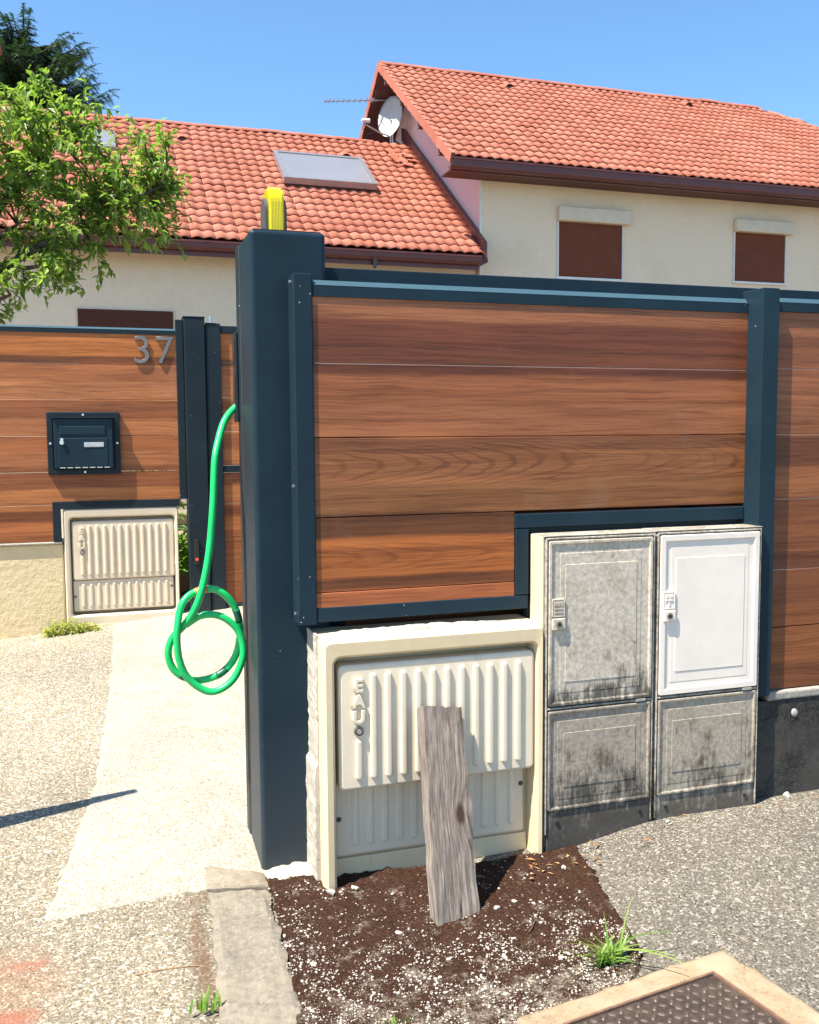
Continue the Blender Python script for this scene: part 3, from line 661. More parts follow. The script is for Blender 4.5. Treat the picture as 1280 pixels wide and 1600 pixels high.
# ------------------------------------------------------------------ ribbed water meter boxes
def ribs(bm, y, xs_, z0, z1s, hw, h, first=None):
    for i, x in enumerate(xs_):
        a, b_ = z0, z1s
        if first and i == 0: a, b_ = first
        rects(bm, [(0, y+0.001), (0.0015, y-h*0.55), (0.0055, y-h*0.95), (0.010, y-h)], x-hw, x+hw, a, b_, hw*0.98)
    return bm
def meter_box(name, ox, oy, oz, s, label, mats, letters=True, lock=True, ghost=False):
    body, door_m = mats
    t = thing(name, (ox+0.4*s, oy+0.1, oz), label, 'meter box')
    X = lambda v: ox+(v-0.178)*s
    Z = lambda v: oz+v*s
    yf = oy
    # body: moulded surround with recess
    bm = bmesh.new()
    x0, x1, z0, z1 = X(0.178), X(0.972), Z(-0.03) if ghost else Z(-0.06), Z(0.835)
    rects_open(bm, yf, x0, x1, z0, z1, X(0.222), X(0.944), Z(0.066) if ghost else Z(-0.022), Z(0.768), s)
    if not ghost: obj('sill', box(X(0.2235), X(0.9425), yf+0.061, yf+0.074, Z(-0.055), Z(0.058), bev=0.004), body, t)
    obj('surround', bm, body, t)
    up = bmesh.new()
    rects(up, [(0, yf+0.06*s), (0, yf+0.004), (0.004, yf-0.002), (0.010, yf-0.005)], X(0.234), X(0.941), Z(0.318), Z(0.742), 0.018*s)
    rx = [0.351+0.0526*i for i in range(11)]
    ribs(up, yf-0.0048, [X(v) for v in rx], Z(0.352), Z(0.713), 0.0125*s, 0.0095*s)
    ribs(up, yf-0.0048, [X(0.300)], Z(0.352), Z(0.492), 0.0125*s, 0.0095*s)
    d = obj('upper_door', up, door_m, t)
    if letters:
        for ch, z in (('E', 0.655), ('A', 0.602), ('U', 0.549)):
            obj('letter', text_bm(ch, 0.058*s, X(0.300), yf-0.008, Z(z), 0.006*s, 0.0012), door_m, d)
    if lock:
        b = bmesh.new(); cyl(b, (X(0.300), yf-0.004, Z(0.520)), (X(0.300), yf-0.016, Z(0.520)), 0.0165*s, 0.0145*s, 18)
        lk = obj('lock', b, DGREY, d)
        b = bmesh.new(); cyl(b, (X(0.300), yf-0.0155, Z(0.520)), (X(0.300), yf-0.0185, Z(0.520)), 0.009*s, 0.008*s, 12); obj_add(b, 'lock_core', STEEL, d)
    lo = bmesh.new()
    yl = yf+(0.056 if not ghost else 0.006)
    rects(lo, [(0, yl+0.018*s), (0, yl+0.004), (0.004, yl), (0.008, yl-0.001)], X(0.232), X(0.928), Z(0.092) if ghost else Z(0.068), Z(0.314) if ghost else Z(0.335), 0.012*s)
    ribs(lo, yl-0.0008, [X(0.300+0.0526*i) for i in range(12)], Z(0.120) if ghost else Z(0.100), Z(0.290) if ghost else Z(0.327), 0.0125*s, 0.007*s)
    dl = obj('lower_door', lo, door_m, t)
    for (hx, hz) in ((0.243, 0.20), (0.915, 0.245)):
        b = bmesh.new(); cyl(b, (X(hx), yl-0.0005, Z(hz)), (X(hx), yl-0.004, Z(hz)), 0.0095*s, 0.008*s, 12); obj('screw', b, DGREY, dl)
    for hz in (0.66, 0.40):
        if ghost: obj('hinge', box(X(0.942), X(0.957), yf-0.004, yf+0.02, Z(hz), Z(hz+0.06), bev=0.003), door_m, t)
        else:
            b = bmesh.new(); cyl(b, (X(0.957), yf+0.0, Z(hz+0.03)), (X(0.957), yf-0.006, Z(hz+0.03)), 0.006*s, 0.005*s, 10); obj('hinge_pin', b, DGREY, t)
    return t
def obj_add(b, name, mat, parent):
    # pieces of a sub-part level stay siblings of it (never a fourth level)
    return obj(name, b, mat, parent)
def rects_open(bm, yf, x0, x1, z0, z1, hx0, hx1, hz0, hz1, s):
    def ring(a0, a1, b0, b1, y, rad):
        n = 5; pts = []
        for (cx, cz, st) in ((a1, b1, 0), (a0, b1, 1), (a0, b0, 2), (a1, b0, 3)):
            sx = -1 if st in (0, 3) else 1; sz = -1 if st in (0, 1) else 1
            for k in range(n):
                an = (st+k/(n-1))*pi/2; pts.append((cx+sx*rad+rad*cos(an), y, cz+sz*rad+rad*sin(an)))
        return [bm.verts.new(p_) for p_ in pts]
    R_ = [ring(x0, x1, z0, z1, yf+0.19, 0.012), ring(x0, x1, z0, z1, yf+0.075, 0.012), ring(x0, x1, z0, z1, yf+0.012, 0.014), ring(x0+0.003, x1-0.003, z0+0.003, z1-0.003, yf-0.006, 0.016),
          ring(x0+0.011, x1-0.006, z0+0.01, z1-0.013, yf-0.018, 0.02), ring(hx0-0.012, hx1+0.008, hz0-0.012, hz1+0.012, yf-0.016, 0.03), ring(hx0-0.003, hx1+0.003, hz0-0.003, hz1+0.003, yf-0.006, 0.024),
          ring(hx0, hx1, hz0, hz1, yf+0.006, 0.022), ring(hx0, hx1, hz0, hz1, yf+0.075, 0.022)]
    for A, B in zip(R_, R_[1:]):
        k = len(A)
        for i in range(k): bm.faces.new((A[i], B[i], B[(i+1) % k], A[(i+1) % k]))
    bm.faces.new(R_[-1]); bm.faces.new(R_[0][::-1])
    bmesh.ops.recalc_face_normals(bm, faces=bm.faces[:])
eau = meter_box('water_meter_box', 0.178, -0.185, 0.0, 1.0, 'cream ribbed water meter box marked EAU with the grey plank leaning on it', (CREAMB, CREAM))
# rough white mortar between pillar and box
b = bmesh.new(); V = []
for i in range(60):
    z = -0.02+0.86*i/59; row = []
    for j in range(6):
        t = j/5; y = -0.135+0.135*t
        row.append(b.verts.new((0.174-0.004*t+0.004*noise.noise((z*22, y*22, 1))+0.003*noise.noise((z*70, y*70, 1))-(0.011 if z < 0.40 else 0), y, z)))
    V.append(row)
for A, B in zip(V, V[1:]):
    for i in range(5): b.faces.new((A[i], A[i+1], B[i+1], B[i]))
# give it thickness towards the box
ex = bmesh.ops.extrude_face_region(b, geom=b.faces[:]); vs = [v for v in ex['geom'] if isinstance(v, bmesh.types.BMVert)]
for v in vs: v.co.x = 0.18
bmesh.ops.recalc_face_normals(b, faces=b.faces[:])
tag(obj('mortar_joint', b, MORTAR, loc=(0.17, -0.06, 0), smooth=False), 'ragged white mortar strip between gate pillar and cream water box', 'mortar')

b = bmesh.new(); blob(b, 0.185, 0.90, -0.150, -0.085, 0.832, 0.022, 11.0, 90, 10, 0.008, 0.35)
tag(obj('mortar_bed', b, MORTAR, loc=(0.5, -0.12, 0.83), smooth=False), 'thin rough white mortar bed along the top of the cream water box', 'mortar')

# ------------------------------------------------------------------ electricity cabinets
def panel(x0, x1, z0, z1, y, rim=0.012, inner=0.052, inner2=None, rad=0.006):
    """door leaf: raised rim, sunk field, raised thin line around inner plate"""
    bm = bmesh.new(); i1 = inner; i2 = inner2 or inner+0.028
    if inner < 0.02: steps = [(0, y+0.02), (0, y+0.001), (0.001, y), (rim, y), (rim+0.001, y+0.0010)]
    else:
        k = i2-i1
        steps = [(0, y+0.02), (0, y+0.002), (0.002, y), (rim, y), (rim+0.005, y+0.0055), (i1-0.0015, y+0.0058), (i1, y+0.0048), (i2-0.001, i2-0.001+k, y+0.0046), (i2, i2+k, y+0.0028), (i2+0.0015, i2+0.0015+k, y+0.0030)]
    return rects(bm, steps, x0, x1, z0, z1, rad)
def cabinet(label, x0, x1, zt, zb, dm_, lower, body, locks):
    t = thing('utility_cabinet', ((x0+x1)/2, -0.1, zb), label, 'utility cabinet')
    obj('body', box(x0, x1, -0.186, -0.085, zb-0.12, zt, bev=0.004), body, t)
    # thin lip round both doors
    lip = bmesh.new()
    for a in ((x0+0.001, x0+0.007, zb, zt-0.002), (x1-0.007, x1-0.001, zb, zt-0.002)):
        bx(lip, a[0], a[1], -0.203, -0.1865, a[2], a[3], 0.002, 1)
    bx(lip, x0+0.0075, x1-0.0075, -0.2035, -0.1865, zt-0.009, zt-0.002, 0.002, 1)
    bx(lip, x0+0.0075, x1-0.0075, -0.2035, -0.1865, 0.525, 0.5315, 0.002, 1)
    obj('lip', lip, body, t)
    d = obj('upper_door', panel(x0+0.011, x1-0.011, 0.537, zt-0.013, -0.206, 0.020 if dm_ is WHITE else 0.010, 0.046, 0.066), dm_, t)
    lx = x0+0.046
    lp = obj('label_plate', panel(lx-0.024, lx+0.026, 0.858, 0.922, -0.2085, 0.004, 0.010, 0.016, 0.004), dm_, d)
    em = bmesh.new()
    for dx0, dx1, z0, z1 in locks: bx(em, lx+dx0, lx+dx1, -0.2098, -0.2072, z0, z1)
    obj('embossed_mark', em, dm_, d)
    obj('lock_plate', box(lx-0.024, lx+0.026, -0.2135, -0.200, 0.812, 0.853, bev=0.003), dm_, d)
    b = bmesh.new(); cyl(b, (lx, -0.2135, 0.833), (lx, -0.2175, 0.833), 0.0125, 0.0115, 16); obj('lock', b, BRASS, d)
    b = bmesh.new(); cyl(b, (lx, -0.2172, 0.833), (lx, -0.2185, 0.833), 0.0062, 0.006, 10); obj('keyhole', b, BLACK, d)
    if dm_ is WHITE: pass
    l = obj('lower_door', panel(x0+0.011, x1-0.011, zb+0.085, 0.519, -0.204, 0.008, 0.040, 0.062), lower, t)
    obj('plinth', box(x0+0.008, x1-0.008, -0.1985, -0.1868, zb-0.1, zb+0.082, bev=0.003), lower, t)
    for xx in (x0+0.05, x1-0.05):
        b = bmesh.new(); cyl(b, (xx, -0.1985, zb+0.04), (xx, -0.203, zb+0.04), 0.007, 0.006, 10); obj('bolt', b, BLACK, t)
    # small latch tabs at the joint
    obj('latch_tab', box(x1-0.075, x1-0.035, -0.2065, -0.2036, 0.524, 0.534, bev=0.001), body, t)
    return t
cl = cabinet('mouldy grey utility cabinet with stained upper door beside the water box', 0.977, 1.413, 1.139, 0.07, MOULDU, MOULDL, MOULDB, ((-0.016, -0.007, 0.897, 0.911), (-0.004, 0.005, 0.897, 0.911), (0.008, 0.018, 0.897, 0.911), (-0.016, 0.018, 0.885, 0.889), (-0.016, 0.018, 0.872, 0.876)))
cr_ = cabinet('utility cabinet with a clean white upper door over a mouldy grey one', 1.424, 1.873, 1.141, 0.072, WHITE, MOULDR, MOULDB, ((-0.014, -0.004, 0.900, 0.911), (0.004, 0.014, 0.900, 0.911), (-0.016, 0.017, 0.888, 0.892), (-0.002, 0.003, 0.868, 0.884)))
obj('side_panel', box(0.969, 0.9765, -0.19, -0.088, 0.80, 1.141, bev=0.002), CABSIDE, cl)
cap = bmesh.new(); bx(cap, 0.972, 1.416, -0.2, -0.09, 1.1405, 1.144, 0.001); obj('top_cap', cap, MOULDB, cl)
cap = bmesh.new(); bx(cap, 1.420, 1.877, -0.2, -0.09, 1.1425, 1.146, 0.001); obj('top_cap', cap, MOULDB, cr_)

# ------------------------------------------------------------------ leaning plank
pk = thing('plank', (0.437, -0.529, -0.01), 'short weathered grey plank leaning upright against the cream water box', 'plank')
def plank_mesh():
    bm = bmesh.new(); n = 60; V = []
    W0, W1, TH = 0.160, 0.154, 0.044
    for i in range(n+1):
        t = i/n; row = []
        wdt = W0*(1-t)+W1*t; cx = 0.072+0.004*noise.noise((t*6, 0, 0))
        bulge = 0.006*math.exp(-((t-0.52)/0.05)**2)
        prof = []
        for k in range(13): prof.append((-wdt/2+wdt*k/12, 0))
        for k in range(1, 5): prof.append((wdt/2, TH*k/4))
        for k in range(1, 13): prof.append((wdt/2-wdt*k/12, TH))
        for k in range(1, 4): prof.append((-wdt/2, TH-TH*k/4))
        for (px, py) in prof:
            e = 0.003*noise.noise((px*40, py*40, t*5))+0.0022*noise.noise((px*160, py*100, t*9))
            exx = (bulge+0.006*noise.noise((t*9, 3, 0))+0.002*noise.noise((t*50, 3, 0))) if px > wdt/2-1e-4 else (0.004*noise.noise((t*8, 9, 0)) if px < -wdt/2+1e-4 else 0)
            endz = 0
            if i == n: endz = -0.012*abs(noise.noise((px*45, py*30, 1)))*2-0.006*abs(noise.noise((px*200, 0, 1)))
            if i == 0: endz = 0.004*noise.noise((px*30, py, 2))+0.06*(px+0.07)*0
            row.append(bm.verts.new((cx+px+exx, py+e, t*0.675+endz)))
        V.append(row)
    m = len(V[0])
    for A, B in zip(V, V[1:]):
        for i in range(m): bm.faces.new((A[i], A[(i+1) % m], B[(i+1) % m], B[i]))
    bm.faces.new(V[0][::-1]); bm.faces.new(V[-1])
    return bm
bm = plank_mesh()
lean = math.atan2(0.53-0.243, 0.612)
mt = Matrix.Translation((0.462, -0.534, -0.006)) @ Matrix.Rotation(radians(4.6), 4, 'Y') @ Matrix.Rotation(-lean, 4, 'X') @ Matrix.Rotation(radians(13), 4, 'Z')
me = bpy.data.meshes.new('plank'); bm.to_mesh(me); bm.free(); me.materials.append(PLANK)
bpy.data.objects.remove(pk)
pk = bpy.data.objects.new('plank', me); C.objects.link(pk); pk.matrix_world = mt
tag(pk, 'short weathered grey plank leaning upright against the cream water box', 'plank')

# ------------------------------------------------------------------ hose
hp_ = [(-0.011, 1.613), (-0.045, 1.586), (-0.073, 1.546), (-0.094, 1.479), (-0.107, 1.412), (-0.114, 1.3), (-0.123, 1.188), (-0.137, 1.075), (-0.162, 0.962), (-0.192, 0.885), (-0.229, 0.834), (-0.267, 0.796), (-0.284, 0.743), (-0.27, 0.687), (-0.231, 0.651), (-0.179, 0.635), (-0.104, 0.654), (-0.051, 0.713), (-0.033, 0.805), (-0.051, 0.892), (-0.108, 0.955), (-0.18, 0.954), (-0.231, 0.914), (-0.251, 0.82), (-0.247, 0.717), (-0.214, 0.641), (-0.139, 0.59), (-0.062, 0.627), (-0.023, 0.718), (-0.04, 0.805), (-0.099, 0.86), (-0.166, 0.867), (-0.22, 0.838)]
hy = [0.345, 0.33, 0.30, 0.26, 0.23, 0.21, 0.20, 0.195, 0.185, 0.19, 0.205, 0.215, 0.22, 0.22, 0.22, 0.225, 0.228, 0.232, 0.222, 0.21, 0.205, 0.215, 0.20, 0.185, 0.185, 0.19, 0.19, 0.19, 0.195, 0.20, 0.205, 0.215, 0.235]
def resc(x, z, y):   # keep the same line of sight while the hose swings a little in depth
    k = (y-CAM.y)/(0.2-CAM.y); return (CAM.x+(x-CAM.x)*k, y, CAM.z+(z-CAM.z)*k)
pts = catmull([resc(a, c_, y) for (a, c_), y in zip(hp_, hy)], 9)
hs = thing('garden_hose', (-0.13, 0.21, 0.6), 'bright green garden hose looped and hanging from the slot in the gate pillar', 'hose')
obj('tube', tube(bmesh.new(), pts, 0.0128, 14), HOSE, hs, smooth=True)
i0 = 9*20+4
obj('tape', tube(bmesh.new(), pts[i0:i0+7], 0.0136, 14), ORANGE, hs, smooth=True)
b = bmesh.new(); tube(b, pts[9*22:9*22+1]+pts[9*22+1:9*22+3], 0.0126, 12); b.free()
for a, b_ in ((9*18+3, 9*18+9), (9*13+6, 9*14+1), (9*15+7, 9*16+4)):
    obj('dark_band', tube(bmesh.new(), pts[a:b_], 0.0133, 14), plain('dark_green_tape', c4(0.0, 0.12, 0.05), 0.4), hs, smooth=True)

# ------------------------------------------------------------------ far side: wall, fence, box, letterbox, gate
FY = 3.6
wl = tag(obj('garden_wall', box(-7.0, -0.765, FY+0.02, FY+0.22, -0.2, 0.775, bev=0.012), YWALL, loc=(-3, FY+0.1, 0)), 'ochre rendered low wall under the fence with house number', 'wall')
b = bmesh.new(); bx(b, -7.0, -0.77, FY+0.0, FY+0.24, 0.776, 0.792, 0.006)
obj('wall_cap', b, MORTAR, wl)
ff = thing('board_fence', (-1.0, FY+0.1, 0.8), 'brown board fence carrying the number 37 and the letterbox', 'fence')
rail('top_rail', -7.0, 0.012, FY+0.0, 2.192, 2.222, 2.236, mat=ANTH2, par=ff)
obj('stile', box(0.012, 0.062, FY-0.005, FY+0.06, 1.06, 2.30, bev=0.003), ANTH2, ff)
obj('notch_rail', box(-0.826, 0.010, FY-0.001, FY+0.055, 1.012, 1.062, bev=0.003), ANTH2, ff)
obj('notch_stile', box(-0.826, -0.775, FY-0.002, FY+0.055, 0.793, 1.010, bev=0.003), ANTH2, ff)
boards([1.262, 1.505, 1.748, 1.990, 2.20], -7.0, 0.02, FY+0.006, 0.022, WOODF, ff)
boards([1.04, 1.262], -7.0, 0.02, FY+0.006, 0.022, WOODF, ff)
boards([0.793, 1.04], -7.0, -0.80, FY+0.006, 0.022, WOODF, ff)
nm = text_bm('37', 0.262, -0.142, FY+0.012, 1.992, 0.006)
t37 = thing('house_number', (-0.142, FY, 1.99), 'grey metal house number 37 fixed to the far fence', 'house number')
nm.free()
for ch, xx in (('3', -0.214), ('7', -0.066)): obj('digit', text_bm(ch, 0.268, xx, FY+0.000, 1.998, 0.006, -0.0028), NUM, t37)
# far meter box
fb = meter_box('water_meter_box', -0.762, FY+0.02, 0.215, 0.955, 'weathered cream ribbed meter box under the far letterbox', (CREAMF, CREAMF), True, True, True)
obj('base_block', box(-0.755, -0.01, FY+0.0, FY+0.2, 0.05, 0.216, bev=0.01), YWALL, fb)
# letterbox
lb = thing('letterbox', (-0.6, FY, 1.25), 'dark square letterbox set in the far board fence', 'letterbox')
yb = FY-0.035
fr_ = bmesh.new(); rects(fr_, [(0, FY+0.025), (0, yb+0.012), (0.003, yb+0.009), (0.034, yb+0.009), (0.036, yb+0.018)], -0.842, -0.376, 1.245, 1.664, 0.008); obj('frame', fr_, ANTH2, lb)
dr = bmesh.new(); rects(dr, [(0, yb+0.02), (0, yb-0.012), (0.004, yb-0.016)], -0.798, -0.424, 1.288, 1.622, 0.008); dro = obj('door', dr, ANTH, lb)
obj('hood', box(-0.806, -0.412, yb-0.030, yb+0.018, 1.6235, 1.630, bev=0.001), ANTH2, lb)
fl = bmesh.new(); rects(fl, [(0, yb-0.014), (0.001, yb-0.020), (0.006, yb-0.022)], -0.760, -0.468, 1.512, 1.572, 0.004); obj('flap', fl, ANTH, dro)
fp = bmesh.new(); rects(fp, [(0, yb-0.014), (0.001, yb-0.018), (0.005, yb-0.020)], -0.775, -0.455, 1.300, 1.492, 0.004); obj('lower_plate', fp, ANTH, dro)
b = bmesh.new(); cyl(b, (-0.748, yb-0.016, 1.462), (-0.748, yb-0.03, 1.462), 0.016, 0.014, 14); obj('lock', b, SCREW, dro)
obj('key', box(-0.757, -0.737, yb-0.034, yb-0.029, 1.448, 1.490, bev=0.002), SCREW, dro)
obj('name_plate', box(-0.608, -0.482, yb-0.0235, yb-0.0185, 1.430, 1.462, bev=0.001), PLATE, dro)
obj('name_slip', box(-0.600, -0.490, yb-0.0245, yb-0.0236, 1.437, 1.455), plain('grey_slip', c4(0.45, 0.45, 0.46), 0.6), dro)
b = bmesh.new()
for i in range(7): bx(b, -0.765+i*0.047, -0.73+i*0.047, yb-0.018, yb-0.014, 1.290, 1.296)
obj('bright_edge', b, SCREW, dro)
for sx, sz in ((-0.61, 1.646), (-0.608, 1.262), (-0.822, 1.455), (-0.395, 1.455)):
    b = bmesh.new(); cyl(b, (sx, yb+0.009, sz), (sx, yb+0.004, sz), 0.009, 0.007, 10); obj('screw', b, SCREW, lb)
# pedestrian gate post and gate
gp = thing('gate_post', (0.15, FY, 0.24), 'anthracite post between the far fence and the small garden gate', 'post')
obj('post_body', box(0.066, 0.208, FY-0.03, FY+0.12, 0.20, 2.315, bev=0.006), ANTH2, gp)
obj('cap', box(0.062, 0.212, FY-0.033, FY+0.123, 2.3155, 2.322, bev=0.001), ANTH2, gp)
ic = obj('lock_reader', box(0.098, 0.132, FY-0.046, FY-0.031, 0.60, 0.775, bev=0.005), BLACK, gp)
b = bmesh.new(); cyl(b, (0.115, FY-0.0465, 0.635), (0.115, FY-0.05, 0.635), 0.010, 0.009, 12); 
rl = M('red_lamp', 0.3); rl.col(c4(0.7, 0.03, 0.02)); rl.b.inputs['Emission Color'].default_value = c4(1, 0.05, 0.03); rl.b.inputs['Emission Strength'].default_value = 0.8
obj('red_light', b, rl.m, ic)
gt = thing('garden_gate', (0.25, FY, 0.25), 'small garden gate with brown boards behind the green hose', 'garden gate')
obj('stile', box(0.215, 0.315, FY-0.02, FY+0.05, 0.25, 2.28, bev=0.004), ANTH2, gt)
obj('stile', box(1.30, 1.38, FY-0.02, FY+0.05, 0.25, 2.28, bev=0.004), ANTH2, gt)
obj('top_rail', box(0.316, 1.299, FY-0.01, FY+0.04, 2.215, 2.265, bev=0.003), ANTH2, gt)
obj('middle_rail', box(0.316, 1.299, FY-0.01, FY+0.04, 1.24, 1.288, bev=0.003), ANTH2, gt)
obj('bottom_rail', box(0.316, 1.299, FY-0.01, FY+0.04, 0.25, 0.30, bev=0.003), ANTH2, gt)
boards([0.301, 0.54, 0.78, 1.02, 1.239], 0.31, 1.30, FY+0.006, 0.02, WOODF, gt)
boards([1.289, 1.53, 1.77, 2.01, 2.214], 0.31, 1.30, FY+0.006, 0.02, WOODF, gt)
hg = bmesh.new(); bx(hg, 0.215, 0.285, FY-0.025, FY+0.03, 2.2815, 2.288, 0.001); cyl(hg, (0.25, FY-0.0, 2.288), (0.25, FY-0.0, 2.33), 0.014, 0.008, 12); obj('hinge', hg, STEEL, gt)
tag(obj('fence_panel', box(1.42, 5.5, FY, FY+0.05, 0.3, 2.25, bev=0.004), ANTH2, loc=(3.4, FY, 0.3)), 'plain dark fence panel beyond the garden gate', 'fence')

# ------------------------------------------------------------------ roof tiles
PW = 0.195       # one wave
ROW = 0.286
def tile_mesh(name, waves=2, L=ROW+0.05):
    """roman tile, origin at its lower left corner; x across, y up the slope"""
    bm = bmesh.new(); n = 6*waves; th = 0.016; A, B, A2 = [], [], []
    for i in range(n+1):
        x = waves*PW*i/n; c_ = 0.5-0.5*cos(2*pi*i/6.0); h = 0.031*(c_**0.8)
        A.append(bm.verts.new((x, 0, h+0.025))); B.append(bm.verts.new((x, L, h+0.004))); A2.append(bm.verts.new((x, 0.004, h+0.025-th)))
    for i in range(n):
        bm.faces.new((A[i], A[i+1], B[i+1], B[i])); bm.faces.new((A2[i], A2[i+1], A[i+1], A[i]))
    bm.faces.new((A[0], B[0], A2[0])); bm.faces.new((A[n], A2[n], B[n]))
    me = bpy.data.meshes.new(name); bm.to_mesh(me); bm.free(); me.materials.append(TILE)
    me.polygons.foreach_set('use_smooth', [len(p_.vertices) == 4 and abs(p_.normal.y) < 0.7 for p_ in me.polygons])
    return me
TME = tile_mesh('tile')
SL = 0.705; ang = math.atan(SL)
def roof_tiles(par, x0, x1, y0, z0, rows, limit_fn, order='near', cap=300):
    """individually placed tiles on the front slope; the far remainder is one joined part"""
    base = root_loc(par); spots = []
    ncol = int((x1-x0)/(2*PW))+1
    for r_ in range(rows):
        for c_ in range(ncol):
            x = x0+c_*2*PW; s_ = r_*ROW; y = y0+s_*cos(ang); z = z0+s_*sin(ang)
            if limit_fn(x+PW, y, r_, c_): spots.append((x, y, z))
    spots.sort(key=lambda p_: (Vector(p_)-CAM).length)
    vis = [p_ for p_ in spots if in_view(p_)]; hid = [p_ for p_ in spots if not in_view(p_)]
    one = vis[:cap]; rest = vis[cap:]+hid
    for (x, y, z) in one:
        o = bpy.data.objects.new('tile', TME); C.objects.link(o); o.parent = par
        jx = random.gauss(0, 0.004); jz = random.gauss(0, 0.002)
        o.location = Vector((x+jx, y, z+jz))-base; o.rotation_euler = (ang+random.gauss(0, 0.004), random.gauss(0, 0.004), random.gauss(0, 0.004))
    if rest:
        bm = bmesh.new()
        for (x, y, z) in rest:
            k0 = len(bm.verts); bm.from_mesh(TME); bm.verts.ensure_lookup_table()
            mt_ = Matrix.Translation((x+random.gauss(0, 0.0025), y, z)) @ Matrix.Rotation(ang+random.gauss(0, 0.004), 4, 'X')
            bmesh.ops.transform(bm, matrix=mt_, verts=bm.verts[k0:])
        obj('roof_tiling', bm, TILE, par, kind='stuff', smooth=False)
def in_view(p_):
    d = Vector(p_)-CAM; q = (d.dot(r2), d.dot(u2), d.dot(f))
    if q[2] <= 0: return False
    return abs(q[0]/q[2]) < 0.46 and abs(q[1]/q[2]) < 0.57
def poly(verts, faces):
    bm = bmesh.new(); V = [bm.verts.new(v) for v in verts]
    for q in faces: bm.faces.new([V[i] for i in q])
    return bm
def ridge_caps(par, p0, p1, L=0.40, rad=0.085):
    p0 = Vector(p0); p1 = Vector(p1); d = (p1-p0); n = max(1, int(d.length/L)); d.normalize()
    side = d.cross(Vector((0, 0, 1))).normalized(); up = side.cross(d)
    bm = bmesh.new(); R0, R1, Ra = [], [], []
    for k in range(9):
        a = pi*k/8
        for lst, s_, rr_ in ((R0, 0, rad), (R1, L+0.03, rad*0.88), (Ra, 0.0, rad*0.86)):
            lst.append(bm.verts.new(d*s_+side*cos(a)*rr_+up*sin(a)*rr_*0.9))
    for k in range(8): bm.faces.new((R0[k], R0[k+1], R1[k+1], R1[k])); bm.faces.new((Ra[k], Ra[k+1], R0[k+1], R0[k]))
    bmesh.ops.recalc_face_normals(bm, faces=bm.faces[:])
    me_ = bpy.data.meshes.new('ridge_tile'); bm.to_mesh(me_); bm.free(); me_.materials.append(TILE); base = root_loc(par)
    for i in range(n):
        o = bpy.data.objects.new('ridge_tile', me_); C.objects.link(o); o.parent = par
        o.location = p0+d*(L*i)+Vector((0, 0, random.gauss(0, 0.004)))-base
def gutter(par, x0, x1, y, zb, zt, mat=BROWN):
    """moulded box gutter seen from below: fascia board behind, half-round trough in front"""
    bm = bmesh.new()
    prof = [(y+0.10, zb+0.03), (y+0.03, zb), (y-0.02, zb+0.015), (y-0.045, zb+0.05), (y-0.05, zt-0.035), (y-0.065, zt-0.03), (y-0.065, zt), (y-0.045, zt), (y-0.035, zb+0.07), (y+0.02, zb+0.03), (y+0.1, zb+0.06)]
    A = [bm.verts.new((x0, a, c_)) for a, c_ in prof]; B = [bm.verts.new((x1, a, c_)) for a, c_ in prof]
    bm.faces.new(A); bm.faces.new(B[::-1])
    for i in range(len(prof)): bm.faces.new((A[i], A[(i+1) % len(prof)], B[(i+1) % len(prof)], B[i]))
    bmesh.ops.recalc_face_normals(bm, faces=bm.faces[:])
    gu = obj('gutter', bm, mat, par); return gu

def shutter_window(par, x0, x1, z0, z1, y, boxh=0.0, mat=SHUT, slat=0.045):
    wn = obj('window', box(x0-0.035, x1+0.035, y-0.012, y+0.05, z0-0.03, z1+0.02, bev=0.003), SBOX, par)
    n = int((z1-z0)/slat)
    bm = bmesh.new()
    for i in range(n):
        a = z0+(z1-z0)*i/n; b_ = z0+(z1-z0)*(i+1)/n
        bx(bm, x0, x1, y-0.022, y-0.013, a+0.003, b_-0.003, 0.0025, 1)
    bx(bm, x0, x1, y-0.0145, y-0.0125, z0, z1)
    obj('shutter', bm, mat, wn)
    if boxh:
        bm = bmesh.new(); bx(bm, x0-0.03, x1+0.14, y-0.14, y-0.0125, z1+0.002, z1+boxh, 0.03, 3); obj('shutter_box', bm, SBOX, wn)
        for xx in (x0-0.02, x1+0.004): obj('guide_rail', box(xx, xx+0.018, y-0.035, y-0.0125, z0, z1), SILL, wn)
    obj('sill', box(x0-0.04, x1+0.05, y-0.05, y-0.0125, z0-0.045, z0-0.004, bev=0.004), SILL, wn)
    return wn

# ---- low house (left)
lh = thing('house', (0.0, 13.1, 0.6), 'low cream house with the tiled roof carrying a grey solar panel', 'house')
HY = 13.15
obj('wall', box(-9.0, 6.08, HY, HY+7.6, 0.3, 4.52), STUCL, lh)
LE = (12.6, 4.65); LRY = 17.0; LRZ = LE[1]+SL*(LRY-LE[0])
rl_ = obj('roof', poly([(-9.3, LE[0]-0.0, LE[1]-0.03), (6.08, LE[0], LE[1]-0.03), (6.08, LRY, LRZ-0.03), (-9.3, LRY, LRZ-0.03), (6.08, 21.6, LRZ-SL*4.6-0.03), (-9.3, 21.6, LRZ-SL*4.6-0.03),
                        (-9.3, LE[0], LE[1]-0.12), (6.08, LE[0], LE[1]-0.12), (6.08, HY, LE[1]-0.13), (-9.3, HY, LE[1]-0.13)],
                       [(0, 1, 2, 3), (3, 2, 4, 5), (6, 7, 1, 0), (9, 8, 7, 6)]), SOFFIT, lh)
roof_tiles(rl_, -9.2, 5.90, LE[0]-0.04, LE[1], 19, lambda x, y, r_, c_: x < 5.95)
ridge_caps(rl_, (-9.2, LRY, LRZ+0.03), (5.55, LRY, LRZ+0.03))
gu = gutter(lh, -9.3, 5.93, 12.56, 4.475, 4.625)
obj('fascia', box(-9.3, 5.93, 12.65, 12.69, 4.40, 4.60), BROWN, lh)
